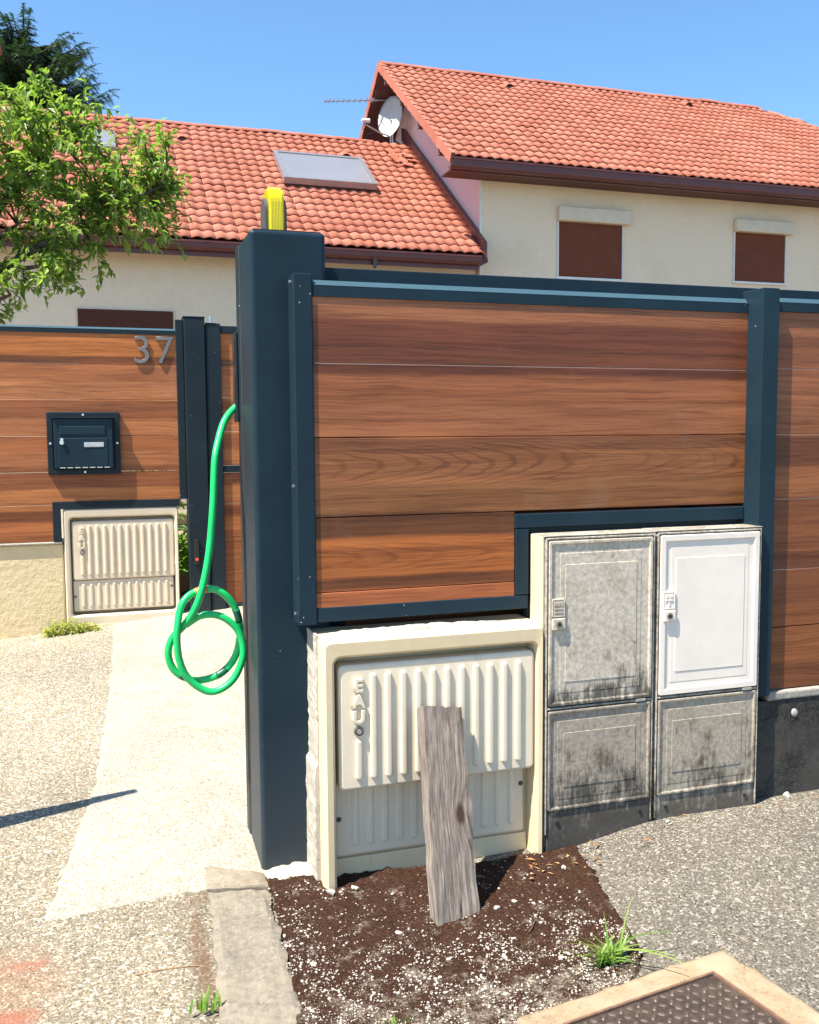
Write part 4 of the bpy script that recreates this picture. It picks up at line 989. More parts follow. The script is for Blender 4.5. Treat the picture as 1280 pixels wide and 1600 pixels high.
b = bmesh.new(); cyl(b, (4.0, 12.58, 4.50), (4.0, 12.60, 4.33), 0.045, 0.03, 10); obj('gutter_outlet', b, DGREY, lh)
shutter_window(lh, -0.84, 0.66, 1.5, 3.56, HY-0.005, 0, SHUTD)
# flashing board along the gable of the tall house
fl_ = bmesh.new()
prof = [(12.62, LE[1]-0.02), (17.4, LE[1]+SL*4.78+0.0), (17.4, LE[1]+SL*4.78+0.26), (12.62, LE[1]+0.24)]
V0 = [fl_.verts.new((6.0, a, c_)) for a, c_ in prof]; V1 = [fl_.verts.new((6.078, a, c_)) for a, c_ in prof]
fl_.faces.new(V0); fl_.faces.new(V1[::-1])
for i in range(4): fl_.faces.new((V0[i], V0[(i+1) % 4], V1[(i+1) % 4], V1[i]))
bmesh.ops.recalc_face_normals(fl_, faces=fl_.faces[:]); obj('flashing', fl_, BROWN, lh)
# vent tiles
def vent(par, x, y, z0, y0):
    z = z0+SL*(y-y0)+0.05; b = bmesh.new()
    for k in range(8):
        pass
    R0 = []; R1 = []
    for k in range(7):
        a = pi*k/6; R0.append(b.verts.new((x+0.11*cos(a), y, z+0.10*sin(a)))); R1.append(b.verts.new((x+0.08*cos(a), y+0.3, z+0.215+0.02*sin(a))))
    for k in range(6): b.faces.new((R0[k], R0[k+1], R1[k+1], R1[k]))
    obj('vent_tile', b, TILE, par)
    b = bmesh.new(); vs_ = [b.verts.new((x+0.085*cos(pi*k/6), y+0.03, z+0.078*sin(pi*k/6))) for k in range(7)]; b.faces.new(vs_); obj('vent_mouth', b, SOFFIT, par)
vent(rl_, 1.14, 16.2, LE[1], LE[0]); vent(rl_, 4.4, 16.05, LE[1], LE[0])
# lead patch of broken tiles near the top of the flashing
b = bmesh.new()
for i in range(14):
    x = 5.45+random.random()*0.38; y = 15.75+random.random()*0.65+0.3*(5.8-x); z = LE[1]+SL*(y-LE[0])+0.09+random.random()*0.05
    mt_ = Matrix.Translation((x, y, z)) @ Matrix.Rotation(ang+random.uniform(-.3, .3), 4, 'X') @ Matrix.Rotation(random.uniform(-.6, .6), 4, 'Z') @ Matrix.Rotation(random.uniform(-.3, .3), 4, 'Y')
    k0 = len(b.verts); bx(b, -0.09, 0.09, -0.08, 0.1, -0.008, 0.008); b.verts.ensure_lookup_table(); bmesh.ops.transform(b, matrix=mt_, verts=b.verts[k0:])
obj('broken_tiles', b, TILE, rl_, kind='stuff')

# solar panel
def on_slope(bm, x0, x1, s0, s1, h0, h1, e=(12.6, 4.65), bev=0.0):
    k0 = len(bm.verts); bx(bm, x0, x1, s0, s1, h0, h1, bev); bm.verts.ensure_lookup_table()
    bmesh.ops.transform(bm, matrix=Matrix.Translation((0, e[0], e[1])) @ Matrix.Rotation(ang, 4, 'X'), verts=bm.verts[k0:]); return bm
cs = sqrt(1+SL*SL)
s0, s1 = (14.62-12.6)*cs, (15.76-12.6)*cs
sp = thing('solar_panel', (3.7, 15.1, 6.4), 'flat grey glazed solar panel mounted on the low tiled roof', 'solar panel')
fr_ = bmesh.new()
for q in ((2.82, 2.90, s0, s1), (4.53, 4.61, s0, s1)): on_slope(fr_, q[0], q[1], q[2], q[3], 0.10, 0.22)
for q in ((2.9, 4.53, s0, s0+0.07), (2.9, 4.53, s1-0.07, s1)): on_slope(fr_, q[0]+.001, q[1]-.001, q[2], q[3], 0.101, 0.219)
obj('frame', fr_, ALU, sp)
obj('glazing', on_slope(bmesh.new(), 2.9, 4.53, s0+0.07, s1-0.07, 0.12, 0.200), GLASSP, sp)
obj('base', on_slope(bmesh.new(), 2.84, 4.59, s0+0.02, s1-0.02, 0.0, 0.099), SOFFIT, sp)
# skylight hidden in the leaves
sk = thing('skylight', (0.0, 16.0, 7.0), 'small roof window behind the leafy tree on the low roof', 'skylight')
obj('frame', on_slope(bmesh.new(), -0.75, -0.12, (15.5-12.6)*cs, (16.2-12.6)*cs, 0.02, 0.13, bev=0.01), ALU, sk)
obj('pane', on_slope(bmesh.new(), -0.68, -0.19, (15.57-12.6)*cs, (16.13-12.6)*cs, 0.1305, 0.134), GLASSP, sk)

# ---- tall house (right)
th_ = thing('house', (6.1, 13.0, 0.6), 'taller cream house with two shuttered windows under a red tiled roof', 'house')
TY = 13.0; GX = 6.10; RE = (12.45, 6.25); RRY = 16.84; RRZ = RE[1]+SL*(RRY-RE[0]); XR = 24.0
obj('wall', box(GX+0.01, XR, TY, TY+8.0, 0.3, 6.30), STUC, th_)
gb_ = poly([(GX, TY+0.004, 0.3), (GX, 21.0, 0.3), (GX, 21.0, RRZ-SL*(21-RRY)-0.12), (GX, RRY, RRZ-0.12), (GX, TY+0.004, RE[1]+SL*(TY-RE[0])-0.12)], [(0, 4, 3, 2, 1)])
ex = bmesh.ops.extrude_face_region(gb_, geom=gb_.faces[:])
for v in [v for v in ex['geom'] if isinstance(v, bmesh.types.BMVert)]: v.co.x += 0.009
obj('gable_wall', gb_, PINK, th_)
obj('corner_bead', box(GX-0.012, GX+0.03, TY-0.012, TY+0.0, 0.3, 6.2), SILL, th_)
HX = 14.95  # ridge end; hip runs down from here
eo = 12.40
hipdx = RRY-eo
VX = 5.33
def zr(y): return RE[1]+SL*(y-RE[0])-0.03
back = 21.3
rt = obj('roof', poly([(VX, RE[0], zr(RE[0])), (HX+hipdx, RE[0], zr(RE[0])), (HX, RRY, RRZ-0.03), (VX, RRY, RRZ-0.03), (VX, back, RRZ-SL*(back-RRY)-0.03), (HX+hipdx, back, RRZ-SL*(back-RRY)-0.03),
                       (VX, RE[0], zr(RE[0])-0.12), (HX+hipdx, RE[0], zr(RE[0])-0.12), (VX, RRY, RRZ-0.15), (VX, back, RRZ-SL*(back-RRY)-0.15), (HX+hipdx, TY+0.02, zr(RE[0])-0.13), (GX, TY+0.02, zr(RE[0])-0.13)],
                      [(0, 1, 2, 3), (3, 2, 5, 4), (2, 1, 5), (6, 7, 1, 0)]), TILE, th_)
# soffit under the verge (front and back slope) and the eave
so_ = bmesh.new()
for y_a, z_a, y_b, z_b in ((RE[0]+0.02, zr(RE[0]), RRY, RRZ-0.03), (RRY, RRZ-0.03, back, RRZ-SL*(back-RRY)-0.03)):
    A = [so_.verts.new((VX+0.03, y_a, z_a-0.09)), so_.verts.new((GX+0.05, y_a, z_a-0.09)), so_.verts.new((GX+0.05, y_b, z_b-0.09)), so_.verts.new((VX+0.03, y_b, z_b-0.09))]
    B = [so_.verts.new((v.co.x, v.co.y, v.co.z+0.05)) for v in A]
    for q in ((A[0], A[1], A[2], A[3]), (B[3], B[2], B[1], B[0]), (A[0], A[3], B[3], B[0]), (A[1], B[1], B[2], A[2])): so_.faces.new(q)
obj('verge_soffit', so_, SOFFIT, th_)
obj('eave_soffit', box(VX+0.02, XR, RE[0]+0.09, TY+0.0, 6.055, 6.075), SOFFIT, th_)
for s_ in (0.16, 0.42, 0.68, 0.93):   # purlin ends under the verge
    y_ = RE[0]+(RRY-RE[0])*s_; obj('purlin', box(VX+0.04, GX+0.02, y_-0.05, y_+0.05, zr(y_)-0.235, zr(y_)-0.105), SOFFIT, th_)
def lim(x, y, r_, c_): return x < HX+(RRY-y)+0.12 and x < 20
roof_tiles(rt, VX+0.02, 19.8, RE[0]-0.04, RE[1], 19, lim)
ridge_caps(rt, (VX, RRY, RRZ+0.03), (HX, RRY, RRZ+0.03))
ridge_caps(rt, (HX+hipdx*0.9, RRY-hipdx*0.9, RRZ+0.01-SL*hipdx*0.9), (HX, RRY, RRZ+0.01))
# verge tiles: one stepped flange per row
vm = bmesh.new(); bx(vm, -0.012, 0.012, 0, ROW+0.02, -0.12, 0.05); bx(vm, 0.012, 0.06, 0, ROW+0.02, 0.03, 0.05)
vme = bpy.data.meshes.new('verge_tile'); vm.to_mesh(vme); vm.free(); vme.materials.append(TILE); base = root_loc(rt)
for r_ in range(19):
    o = bpy.data.objects.new('verge_tile', vme); C.objects.link(o); o.parent = rt
    y = RE[0]-0.04+r_*ROW*cos(ang); o.location = Vector((VX, y, RE[1]+r_*ROW*sin(ang)+0.02))-base; o.rotation_euler = (ang-0.06, 0, 0)
for r_ in range(18):
    o = bpy.data.objects.new('verge_tile', vme); C.objects.link(o); o.parent = rt
    y = RRY+0.05+r_*ROW*cos(ang); o.location = Vector((VX, y, RRZ-r_*ROW*sin(ang)+0.02))-base; o.rotation_euler = (-ang+0.06, 0, 0)
gutter(th_, VX-0.03, XR, 12.40, 6.045, 6.235)
obj('fascia', box(VX+0.02, XR, 12.475, 12.51, 6.03, 6.20), BROWN, th_)
vent(rt, 8.1, 16.2, RE[1], RE[0]); vent(rt, 12.7, 16.35, RE[1], RE[0])
shutter_window(th_, 7.66, 8.99, 4.42, 5.42, TY-0.002, 0.27)
shutter_window(th_, 11.525, 12.72, 4.50, 5.45, TY-0.002, 0.25)

# ------------------------------------------------------------------ dish and aerial
ds = thing('satellite_dish', (5.71, 17.2, 7.72), 'white satellite dish on a short mast at the pink gable', 'satellite dish')
dc = Vector((5.66, 17.12, 8.42)); dn = Vector((-0.86, -0.50, 0.12)).normalized()
su = Vector((0, 0, 1)); sx_ = dn.cross(su).normalized(); sy_ = sx_.cross(dn)
b = bmesh.new(); rings = []
for k in range(7):
    t = k/6; R0 = []
    for i in range(32):
        a = 2*pi*i/32; R0.append(b.verts.new(dc-dn*(0.075*(1-t*t))+sx_*cos(a)*0.36*t+sy_*sin(a)*0.44*t)) if t > 0 else None
    if t == 0: R0 = [b.verts.new(dc-dn*0.075)]
    rings.append(R0)
for i in range(32): b.faces.new((rings[0][0], rings[1][i], rings[1][(i+1) % 32]))
for A, B in zip(rings[1:], rings[2:]):
    for i in range(32): b.faces.new((A[i], B[i], B[(i+1) % 32], A[(i+1) % 32]))
bmesh.ops.solidify(b, geom=b.faces[:], thickness=0.015)
obj('reflector', b, DISH, ds, smooth=True)
lnb = dc+Vector((-0.62, -0.12, -0.20))
b = bmesh.new(); tube(b, [dc-sy_*0.42, dc-sy_*0.46+dn*0.22, lnb+Vector((0, 0, -0.05))], 0.018, 8); obj('arm', b, STEEL, ds)
b = bmesh.new(); cyl(b, lnb+Vector((-0.02, 0, 0.02)), lnb+Vector((0.12, 0.03, 0.03)), 0.04, 0.05, 10); cyl(b, lnb+Vector((-0.06, 0, 0.015)), lnb+Vector((-0.02, 0, 0.02)), 0.025, 0.04, 8); obj('feed_horn', b, DISH, ds)
b = bmesh.new(); tube(b, catmull([lnb+Vector((0.0, 0, -0.03)), lnb+Vector((-0.03, 0, -0.16)), lnb+Vector((0.08, 0, -0.26)), lnb+Vector((0.2, 0, -0.2)), lnb+Vector((0.17, 0, -0.08))]), 0.008, 6); obj('cable', b, BLACK, ds)
b = bmesh.new(); tube(b, [(5.74, 17.2, 7.74), (5.74, 17.2, 8.45)], 0.024, 10); tube(b, [(5.74, 17.2, 8.35), (5.66, 17.14, 8.35)], 0.02, 8); obj('mast', b, STEEL, ds)
b = bmesh.new(); tube(b, [(5.75, 17.2, 7.95), (5.9, 17.2, 7.86), (6.09, 17.2, 7.86)], 0.02, 8); bx(b, 6.075, 6.098, 17.12, 17.28, 7.72, 8.0); obj('wall_bracket', b, DGREY, ds)
an = thing('aerial', (5.70, 17.3, 8.4), 'thin metal television aerial pointing left from the gable', 'aerial')
b = bmesh.new(); tube(b, [(4.23, 17.3, 8.66), (5.45, 17.3, 8.80), (5.75, 17.3, 8.83)], 0.014, 6)
for i in range(10):
    t = i/9; x = 4.27+1.05*(t**1.25); z = 8.665+(x-4.23)*0.115; hl = 0.14
    cyl(b, (x, 17.3-hl, z+0.0), (x, 17.3+hl, z+0.0), 0.007, n=6); cyl(b, (x, 17.3, z-0.05), (x, 17.3, z+0.05), 0.009, n=6)
obj('elements', b, STEEL, an)
b = bmesh.new(); tube(b, [(5.72, 17.3, 7.75), (5.72, 17.3, 9.0)], 0.016, 8); obj('mast', b, STEEL, an)

# ------------------------------------------------------------------ trees
def in_poly(x, z, P):
    c_ = False; j = len(P)-1
    for i in range(len(P)):
        if (P[i][1] > z) != (P[j][1] > z) and x < (P[j][0]-P[i][0])*(z-P[i][1])/(P[j][1]-P[i][1])+P[i][0]: c_ = not c_
        j = i
    return c_
crown = [(-3.4, 4.0), (-3.0, 4.9), (-2.3, 5.3), (-1.6, 4.95), (-1.25, 4.65), (-1.09, 4.71), (-0.93, 4.8), (-0.77, 4.68), (-0.6, 4.6), (-0.44, 4.27), (-0.36, 3.99), (-0.2, 3.98), (-0.11, 4.21), (0.19, 4.3), (0.17, 4.12), (0.06, 3.99), (0.37, 3.85), (0.31, 3.7), (0.02, 3.62), (0.24, 3.4), (-0.05, 3.3), (-0.33, 3.37), (-0.31, 3.14), (-0.62, 3.05), (-0.75, 2.85), (-1.0, 2.85), (-1.08, 2.6), (-1.33, 2.5), (-2.2, 2.5), (-3.0, 2.7)]
tr = thing('leafy_tree', (-2.3, 6.2, 0.5), 'bright green leafy tree reaching in from the left over the far fence', 'tree')
random.seed(21)
tb = bmesh.new(); TR0 = Vector((-2.3, 6.2, 0.4)); FK = Vector((-2.0, 6.15, 2.5))
tube(tb, [TR0, TR0+Vector((0.08, 0, 1.0)), FK], [0.12, 0.10, 0.08], 10)
tips = []
cand = []
while len(cand) < 300:
    x = random.uniform(-3.4, 0.4); z = random.uniform(2.4, 5.3)
    if in_poly(x, z, crown):
        cx = max(-1, min(1, (x+1.4)/2.0)); d = 0.75*sqrt(max(0.05, 1-cx*cx))
        z -= 0.16*sst(3.6, 4.8, z); cand.append(Vector((x, 6.1+random.uniform(-d, d), z)))
mains = []
for tgt in ((0.1, 6.0, 3.8), (-0.9, 5.8, 3.0), (-0.6, 6.3, 4.4), (-1.5, 5.7, 4.6), (-1.2, 6.6, 3.5), (-2.4, 6.4, 4.8), (-3.0, 6.0, 3.8), (-1.2, 5.6, 2.7)):
    T = Vector(tgt); mid = FK.lerp(T, 0.5)+Vector((random.uniform(-.1, .1), random.uniform(-.15, .15), random.uniform(-.2, .25)))
    P_ = catmull([FK, mid, T], 6); tube(tb, P_, [0.045*(1-i/len(P_))+0.008 for i in range(len(P_))], 7); mains += P_
lf = bmesh.new()
def leaf(bm, p_, d, L, W, droop):
    d = d.normalized(); s_ = d.cross(Vector((random.uniform(-.4, .4), random.uniform(-.4, .4), 1))).normalized(); n_ = s_.cross(d)
    m1 = p_+d*L*0.45+n_*(-0.0); t_ = p_+d*L-Vector((0, 0, droop*L))
    fold = n_*W*0.25
    a = bm.verts.new(p_); b_ = bm.verts.new(m1+s_*W/2+fold); c_ = bm.verts.new(t_); e = bm.verts.new(m1-s_*W/2+fold); m_ = bm.verts.new(m1-Vector((0, 0, droop*L*0.12)))
    bm.faces.new((a, b_, m_)); bm.faces.new((b_, c_, m_)); bm.faces.new((a, m_, e)); bm.faces.new((m_, c_, e))
for c_ in cand:
    near = min(mains, key=lambda q: (q-c_).length)
    mid = near.lerp(c_, 0.5)+Vector((random.uniform(-.06, .06), random.uniform(-.06, .06), random.uniform(-.02, .08)))
    P_ = catmull([near, mid, c_], 4); tube(tb, P_, [0.011*(1-i/len(P_))+0.003 for i in range(len(P_))], 5)
    dirn = (c_-near).normalized()
    for k in range(8):   # side twigs
        q = P_[random.randrange(2, len(P_))]; dd = (dirn*0.6+Vector((random.gauss(0, .6), random.gauss(0, .6), random.gauss(0, .5)))).normalized(); L = random.uniform(0.12, 0.30)
        e_ = q+dd*L
        if k < 3: tube(tb, [q, e_], [0.004, 0.002], 4, False)
        for j in range(8):
            s_ = q.lerp(e_, (j+1)/8)
            ld = dd*0.35+Vector((random.gauss(0, .6), random.gauss(0, .6), random.gauss(-0.2, .55)))
            leaf(lf, s_, ld, random.uniform(0.065, 0.11), random.uniform(0.034, 0.052), random.uniform(0.0, 0.22))
obj('trunk', tb, BARK, tr, smooth=True); obj('crown', lf, LEAF, tr)

sc_ = thing('spruce_tree', (-2.4, 26, 0.6), 'dark green spruce standing behind the low house roof', 'tree')
random.seed(5)
tb = bmesh.new(); tube(tb, [(-2.5, 26, 0.5), (-2.45, 26, 7), (-2.35, 26, 12.7)], [0.3, 0.2, 0.03], 9); nb = bmesh.new()
def spray(bm, p_, d, L):
    """one feathery hanging branchlet: rows of short needle blades on a twig"""
    n_ = max(5, int(L/0.028)); side = d.cross(Vector((0, 0, 1)));
    if side.length < .1: side = Vector((1, 0, 0))
    side.normalize()
    for i in range(n_):
        t = i/n_; q = p_+d*L*t+Vector((0, 0, -0.25*L*t*t))
        for sg_ in (-1, 1):
            w_ = (0.125*(1-t*0.6))*random.uniform(0.6, 1.3); dv = (side*sg_+d*0.7+Vector((0, 0, random.uniform(-.6, .25)))).normalized()
            a = bm.verts.new(q); b_ = bm.verts.new(q+dv*w_+d*0.012); c_ = bm.verts.new(q+d*0.03); bm.faces.new((a, b_, c_))
z = 5.5
while z < 12.4:
    R_ = 2.15*min(1, ((13.3-z)/2.4)**0.6)
    nbr = 24 if z < 12.1 else 12
    for i in range(nbr):
        a = random.uniform(0, 2*pi); L = R_*random.uniform(0.6, 1.08)
        d = Vector((cos(a), sin(a), 0)); up_ = 0.26 if z > 11.6 else 0.10
        pts_ = []
        for k in range(6):
            t = k/5; pts_.append(Vector((-2.3, 26, z))+d*L*t+Vector((0, 0, L*(up_*t-0.22*t+0.32*t*t*t))))
        tube(tb, pts_, [0.035*(1-t/6)+0.004 for t in range(6)], 4, False)
        pp = catmull(pts_, 4)
        for k in range(4, len(pp)):
            t = k/len(pp); q = pp[k]
            for s_ in (-1, 1):
                sd = Vector((-d.y, d.x, 0))*s_
                dd = (d*random.uniform(0.3, 0.9)+sd*random.uniform(0.4, 1.0)+Vector((0, 0, random.uniform(-0.7, 0.15)))).normalized()
                spray(nb, q, dd, random.uniform(0.24, 0.5)*(1.1-0.4*t))
        spray(nb, pts_[-1], (d+Vector((0, 0, .4))).normalized(), 0.35)
    z += 0.30*random.uniform(0.8, 1.2)
for k in range(7): spray(nb, Vector((-2.36, 26, 12.2+k*0.09)), Vector((random.gauss(0, .6), random.gauss(0, .6), 1)).normalized(), 0.4)
obj('trunk', tb, BARK, sc_, smooth=True); obj('crown', nb, NEED, sc_)
# chimney peeping over the ridge at the far left
chm = obj('chimney', box(-2.75, -2.28, 17.6, 18.0, 7.3, 9.15, bev=0.02), STUCL, lh); obj('chimney_cap', box(-2.82, -2.21, 17.53, 18.07, 9.16, 9.27, bev=0.03), TILE, chm)

# ------------------------------------------------------------------ small plants and weeds
def tuft(name, x, y, n, L0, L1, spread, label, cat, mat=GRASS, tall=None, wd=0.0035):
    random.seed(int(abs(x*1000)+abs(y*77))); bm = bmesh.new(); z0 = gz(x, y)+0.012
    for i in range(n):
        a = random.uniform(0, 2*pi); L = random.uniform(L0, L1); lean_ = random.uniform(0.2, 1.1)*spread; px, py = x+random.gauss(0, 0.018), y+random.gauss(0, 0.012)
        if tall and i < len(tall): a, L, lean_ = tall[i]
        prev = None; sd = Vector((-sin(a), cos(a), 0))
        for k in range(6):
            t = k/5; c_ = Vector((px+cos(a)*L*lean_*t*(0.4+0.6*t), py+sin(a)*L*lean_*t*(0.4+0.6*t), z0+L*(t-0.42*lean_*t*t)))
            w_ = wd*(1-t)**0.6*(0.6 if k == 0 else 1)+0.0004
            cur = (bm.verts.new(c_-sd*w_), bm.verts.new(c_+sd*w_+Vector((0, 0, 0.001))))
            if prev: bm.faces.new((prev[0], prev[1], cur[1], cur[0]))
            prev = cur
    return tag(obj(name, bm, mat, loc=(x, y, z0), smooth=True), label, cat)
tuft('grass_tuft', 0.84, -0.885, 75, 0.03, 0.105, 1.1, 'green grass tuft with one tall blade beside the iron cover', 'grass tuft', tall=[(0.4, 0.185, 0.30), (2.9, 0.15, 1.3), (3.3, 0.12, 1.4), (-0.2, 0.15, 1.3), (-0.9, 0.17, 1.5), (-0.7, 0.14, 1.4), (1.3, 0.14, 0.5)])
tuft('grass_tuft', -0.262, -0.735, 16, 0.02, 0.065, 0.35, 'tiny green weed in the gap left of the long kerb slab', 'weed', wd=0.005)
tuft('grass_tuft', 0.19, -0.955, 14, 0.01, 0.03, 0.8, 'tiny sprout at the near edge of the dirt patch', 'weed', wd=0.003)
random.seed(9)
def leafy(name, x0, x1, y0, y1, z0, h, n, mat, label, cat, L=0.03):
    bm = bmesh.new()
    for i in range(n):
        x = random.uniform(x0, x1); y = random.uniform(y0, y1); t = (x-x0)/(x1-x0); hh = h*(0.35+0.65*sin(pi*t))*(0.6+0.6*abs(noise.noise((x*14, y*6, 0)))*2)
        z = z0+random.random()*hh
        leaf(bm, Vector((x, y, z)), Vector((random.gauss(0, 1), random.gauss(0, 1), random.gauss(0.3, .6))), L*random.uniform(0.6, 1.2), L*0.5, 0.2)
    return tag(obj(name, bm, mat, loc=((x0+x1)/2, (y0+y1)/2, z0)), label, cat)
leafy('weed_clump', -0.90, -0.55, FY-0.13, FY-0.01, 0.165, 0.12, 650, MOSS, 'yellow green weeds at the foot of the far meter box', 'weeds', 0.03)
tag(obj('garden_soil', box(-0.6, 1.3, FY+0.9, FY+3.2, 0.2, 0.62, bev=0.05), SAND, loc=(0.1, FY+1.2, 0.2)), 'raised sandy garden bed seen past the far box', 'garden bed')
leafy('garden_plant', -0.3, 0.5, FY+0.6, FY+0.9, 0.42, 0.42, 1500, GRASS, 'green grassy plant behind the far meter box', 'plant', 0.075)
tag(obj('stone_slab', box(-0.3, 0.5, FY+0.8, FY+1.15, 0.80, 0.90, bev=0.01), KERB2, loc=(0.1, FY+1.0, 0.8)), 'flat pale slab lying in the garden behind the fence', 'slab')
leafy('garden_shrub', -0.4, 0.5, FY+1.3, FY+1.8, 0.85, 0.6, 900, LEAF, 'small green shrub above the pale slab in the garden', 'shrub', 0.08)

# ------------------------------------------------------------------ manhole
MA = radians(8.7); MC = Vector((1.080, -1.042))
mh = thing('manhole', (0.86, -1.22, 0.0), 'rusty studded iron inspection cover in a sandy concrete surround', 'manhole cover')
ux, uy = Vector((cos(MA), sin(MA))), Vector((sin(MA), -cos(MA)))    # left-to-right and towards the viewer
def mp(a, b_): return MC-ux*a+uy*b_
def mbox(bm, a0, a1, b0, b1, z0, z1, bev=0.004, rough=0):
    q = [mp(a1, b0), mp(a0, b0), mp(a0, b1), mp(a1, b1)]
    vs_ = [bm.verts.new((v.x, v.y, z0)) for v in q]+[bm.verts.new((v.x, v.y, z1)) for v in q]
    fs = [bm.faces.new([vs_[i] for i in k_]) for k_ in ((0, 1, 2, 3), (7, 6, 5, 4), (0, 4, 5, 1), (1, 5, 6, 2), (2, 6, 7, 3), (3, 7, 4, 0))]
    if bev: bmesh.ops.bevel(bm, geom=list({e for f_ in fs for e in f_.edges}), offset=bev, segments=2, affect='EDGES')
sur = bmesh.new(); zt_ = 0.012
# surround built as ragged ring strips
def ring_strip(a0, a1, b0, b1, n, m_):
    V_ = []
    for j in range(m_+1):
        row = []
        for i in range(n+1):
            a = a0+(a1-a0)*i/n; b_ = b0+(b1-b0)*j/m_; q = mp(a, b_)
            edge_out = (a < -0.118) or (b_ < -0.078) or a > 0.595
            k_ = 1 if edge_out else 0
            q = q+Vector((noise.noise((q.x*12, q.y*12, 0)), noise.noise((q.x*12, q.y*12, 5))))*0.045*k_
            z = zt_+0.004*noise.noise((q.x*25, q.y*25, 0))-(0.016 if edge_out else 0)
            row.append(sur.verts.new((q.x, q.y, z)))
        V_.append(row)
    for j in range(m_):
        for i in range(n): sur.faces.new((V_[j][i], V_[j][i+1], V_[j+1][i+1], V_[j+1][i]))
ring_strip(-0.125, 0.60, -0.088, -0.004, 60, 8)
ring_strip(-0.125, -0.004, -0.004, 0.55, 12, 50)
ring_strip(0.504, 0.60, -0.004, 0.55, 14, 50)
bmesh.ops.recalc_face_normals(sur, faces=sur.faces[:])
obj('concrete_surround', sur, MANC, mh, smooth=True)
fr_ = bmesh.new()
for a in ((-0.004, 0.0045, -0.004, 0.52), (0.4955, 0.504, -0.004, 0.52)): mbox(fr_, *a, -0.02, 0.019, 0.001)
mbox(fr_, 0.0046, 0.4954, -0.004, 0.0045, -0.02, 0.0185, 0.001)
obj('rim', fr_, RUST, mh)
pt = bmesh.new(); mbox(pt, 0.007, 0.493, 0.007, 0.52, -0.02, 0.0135, 0.001); cov = obj('cover', pt, IRON, mh)
stb = bmesh.new()
for i in range(17):
    for j in range(18):
        a = 0.024+i*0.0285; b_ = 0.022+j*0.0285
        if (a < 0.07 and b_ < 0.03): continue
        c_ = mp(a, b_); an_ = MA+(pi/4 if (i+j) % 2 else -pi/4)
        e1 = Vector((cos(an_), sin(an_)))*0.0105; e2 = Vector((-sin(an_), cos(an_)))*0.0058
        lo_ = [stb.verts.new((c_.x+s1*e1.x+s2*e2.x, c_.y+s1*e1.y+s2*e2.y, 0.0132)) for s1, s2 in ((-1, -.4), (-.5, -1), (.5, -1), (1, -.4), (1, .4), (.5, 1), (-.5, 1), (-1, .4))]
        hi_ = [stb.verts.new((c_.x+(v.co.x-c_.x)*.65, c_.y+(v.co.y-c_.y)*.65, 0.0160)) for v in lo_]
        for k_ in range(8): stb.faces.new((lo_[k_], lo_[(k_+1) % 8], hi_[(k_+1) % 8], hi_[k_]))
        stb.faces.new(hi_)
bmesh.ops.recalc_face_normals(stb, faces=stb.faces[:])
obj('tread_pattern', stb, IRONW, cov, kind='stuff')

# ------------------------------------------------------------------ gravel, stones, litter
random.seed(31)
_t = bmesh.new(); bmesh.ops.create_icosphere(_t, subdivisions=1, radius=1.0)
ICO_V = [v.co.copy() for v in _t.verts]; ICO_F = [[v.index for v in f_.verts] for f_ in _t.faces]; _t.free()
class Pebbles:
    def __init__(s): s.v = []; s.f = []
    def add(s, x, y, z, r_):
        k0 = len(s.v); sx, sy, sz = random.uniform(.7, 1.3)*r_, random.uniform(.6, 1.1)*r_, random.uniform(.45, .8)*r_; a = random.uniform(0, 6.28); ca, sa = cos(a), sin(a)
        for c_ in ICO_V:
            q = 1+random.uniform(-.24, .24); px, py = c_.x*sx*q, c_.y*sy*q; s.v.append((x+px*ca-py*sa, y+px*sa+py*ca, z+r_*0.35+c_.z*sz*q))
        for t in ICO_F: s.f.append([i_+k0 for i_ in t])
    def build(s, name, loc=(0, 0, 0), kind=None):
        me = bpy.data.meshes.new(name); me.from_pydata([(a-loc[0], b_-loc[1], c_-loc[2]) for a, b_, c_ in s.v], [], s.f); me.materials.append(PEB)
        o = bpy.data.objects.new(name, me); C.objects.link(o); o.location = loc
        if kind: o['kind'] = kind
        return o
def dirt_z(x, y): return gz(x, y)+0.004+dirt_h(x, y)
b = Pebbles(); cnt = 0
while cnt < 5200:
    x = random.uniform(-0.03, 1.0); y = -0.12-1.0*random.random()**0.8
    if (y > -0.20 and x > 0.17) or x > 0.97-max(0, -0.87-y)*0.98: continue
    if abs(x-0.55) < 0.45 and random.random() < 0.45 and y > -0.6: continue
    if noise.noise((x*11, y*11, 4))+0.7*noise.noise((x*30, y*30, 4)) < random.uniform(-0.45, 0.25): continue
    if random.random() > 0.35+0.65*sst(-0.4, -0.8, y)+(0.4 if x < 0.3 else 0): continue
    s = 0.0013+0.0032*random.random()**2.6+(0.004 if random.random() < 0.02 else 0)
    b.add(x, y, dirt_z(x, y), s); cnt += 1
b.build('gravel', kind='stuff')
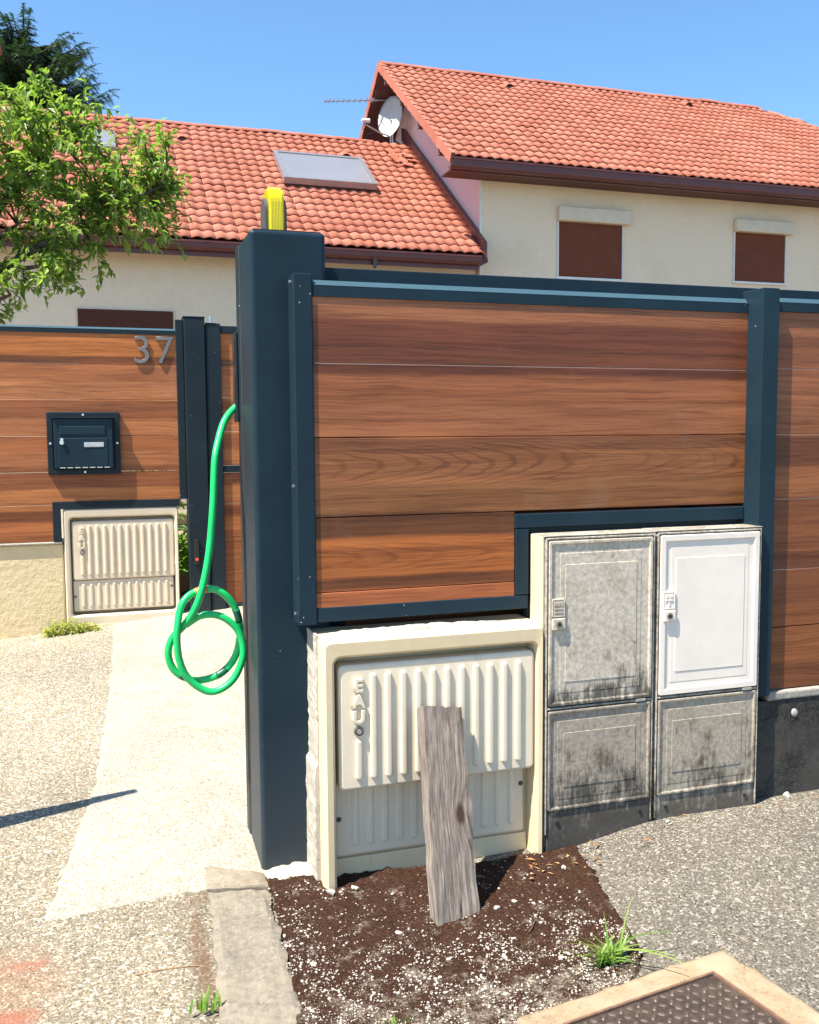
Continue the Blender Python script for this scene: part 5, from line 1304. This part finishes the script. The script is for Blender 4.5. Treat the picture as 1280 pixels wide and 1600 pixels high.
# loose bits over the asphalt and at the wall foot
b = Pebbles(); cnt = 0
while cnt < 1800:
    if random.random() < 0.5:
        x = random.uniform(1.0, 2.5); y = -0.21-abs(random.gauss(0, 0.10))
    else:
        x = random.uniform(-0.9, 2.2); y = random.uniform(-1.2, -0.2)
    if -0.28 < x < 1.02 and not y > 9: continue
    b.add(x, y, gz(x, y)+0.001, 0.0012+0.0032*random.random()**3); cnt += 1
b.build('grit', kind='stuff')
lab = ['largest white stone on the dirt in front of the left cabinet', 'white stone on the dirt just right of the plank foot', 'white stone beside the shadow behind the plank', 'white stone near the left kerb on the dirt',
       'white stone at the lower left corner of the water box', 'white stone below the water box near its left corner', 'small stone on the shaded dirt behind the plank', 'pale stone at the foot of the cabinets on the asphalt',
       'white stone in the middle of the gravelly dirt', 'white stone left of the plank foot', 'pale stone lying at the foot of the dark low wall']
for (x, y, s), l_ in zip(((0.985, -0.335, 0.014), (0.665, -0.50, 0.011), (0.74, -0.47, 0.010), (0.05, -0.62, 0.010), (0.19, -0.235, 0.016), (0.27, -0.225, 0.012), (0.60, -0.47, 0.012), (1.46, -0.235, 0.014), (0.42, -0.72, 0.008), (0.33, -0.53, 0.010), (2.03, -0.19, 0.016)), lab):
    b = Pebbles(); b.add(x, y, (dirt_z(x, y) if x < 1 else gz(x, y)), s); tag(b.build('stone', (x, y, gz(x, y))), l_, 'stone')
# dry leaves and straw by the cabinets
b = bmesh.new()
for i in range(26):
    x = random.uniform(0.85, 1.3); y = -0.24-random.random()*0.14
    leaf(b, Vector((x, y, gz(x, y)+0.018)), Vector((random.gauss(0, 1), random.gauss(0, 1), random.gauss(0, .15))), random.uniform(0.012, 0.045), random.uniform(0.004, 0.014), 0.02)
for i in range(40):
    x = random.uniform(1.3, 2.6); y = -0.21-abs(random.gauss(0, 0.05))
    leaf(b, Vector((x, y, gz(x, y)+0.004)), Vector((random.gauss(0, 1), random.gauss(0, 1), random.gauss(0, .1))), random.uniform(0.008, 0.03), random.uniform(0.003, 0.008), 0.02)
obj('leaf_litter', b, DRY, kind='stuff')
b = bmesh.new(); tube(b, catmull([(-0.435, -0.492, -0.0165), (-0.38, -0.487, -0.016), (-0.30, -0.492, -0.0165), (-0.262, -0.50, -0.0165)], 4), 0.0013, 5)
tag(obj('twig', b, DRY, loc=(-0.35, -0.49, 0)), 'thin dry twig lying on the asphalt left of the kerb', 'twig')
b = bmesh.new(); tube(b, catmull([(0.70, -0.66, -0.002), (0.725, -0.64, 0.006), (0.75, -0.60, 0.003), (0.745, -0.56, -0.001)], 4), 0.002, 5)
tag(obj('twig', b, BARK, loc=(0.72, -0.6, 0)), 'thin curved twig lying on the brown dirt', 'twig')

# ------------------------------------------------------------------ unseen slanting pole, added left of the frame to cast the drive shadow
b = bmesh.new(); tube(b, [(-2.30, 0.34, 0.0), (-1.7, 0.42, 0.72), (-1.11, 0.51, 1.42)], [0.10, 0.09, 0.02], 12)
tag(obj('shadow_caster_pole', b, PLANK, loc=(-2.3, 0.34, 0)), 'unseen slanting pole added left of the driveway to cast a shadow', 'pole')
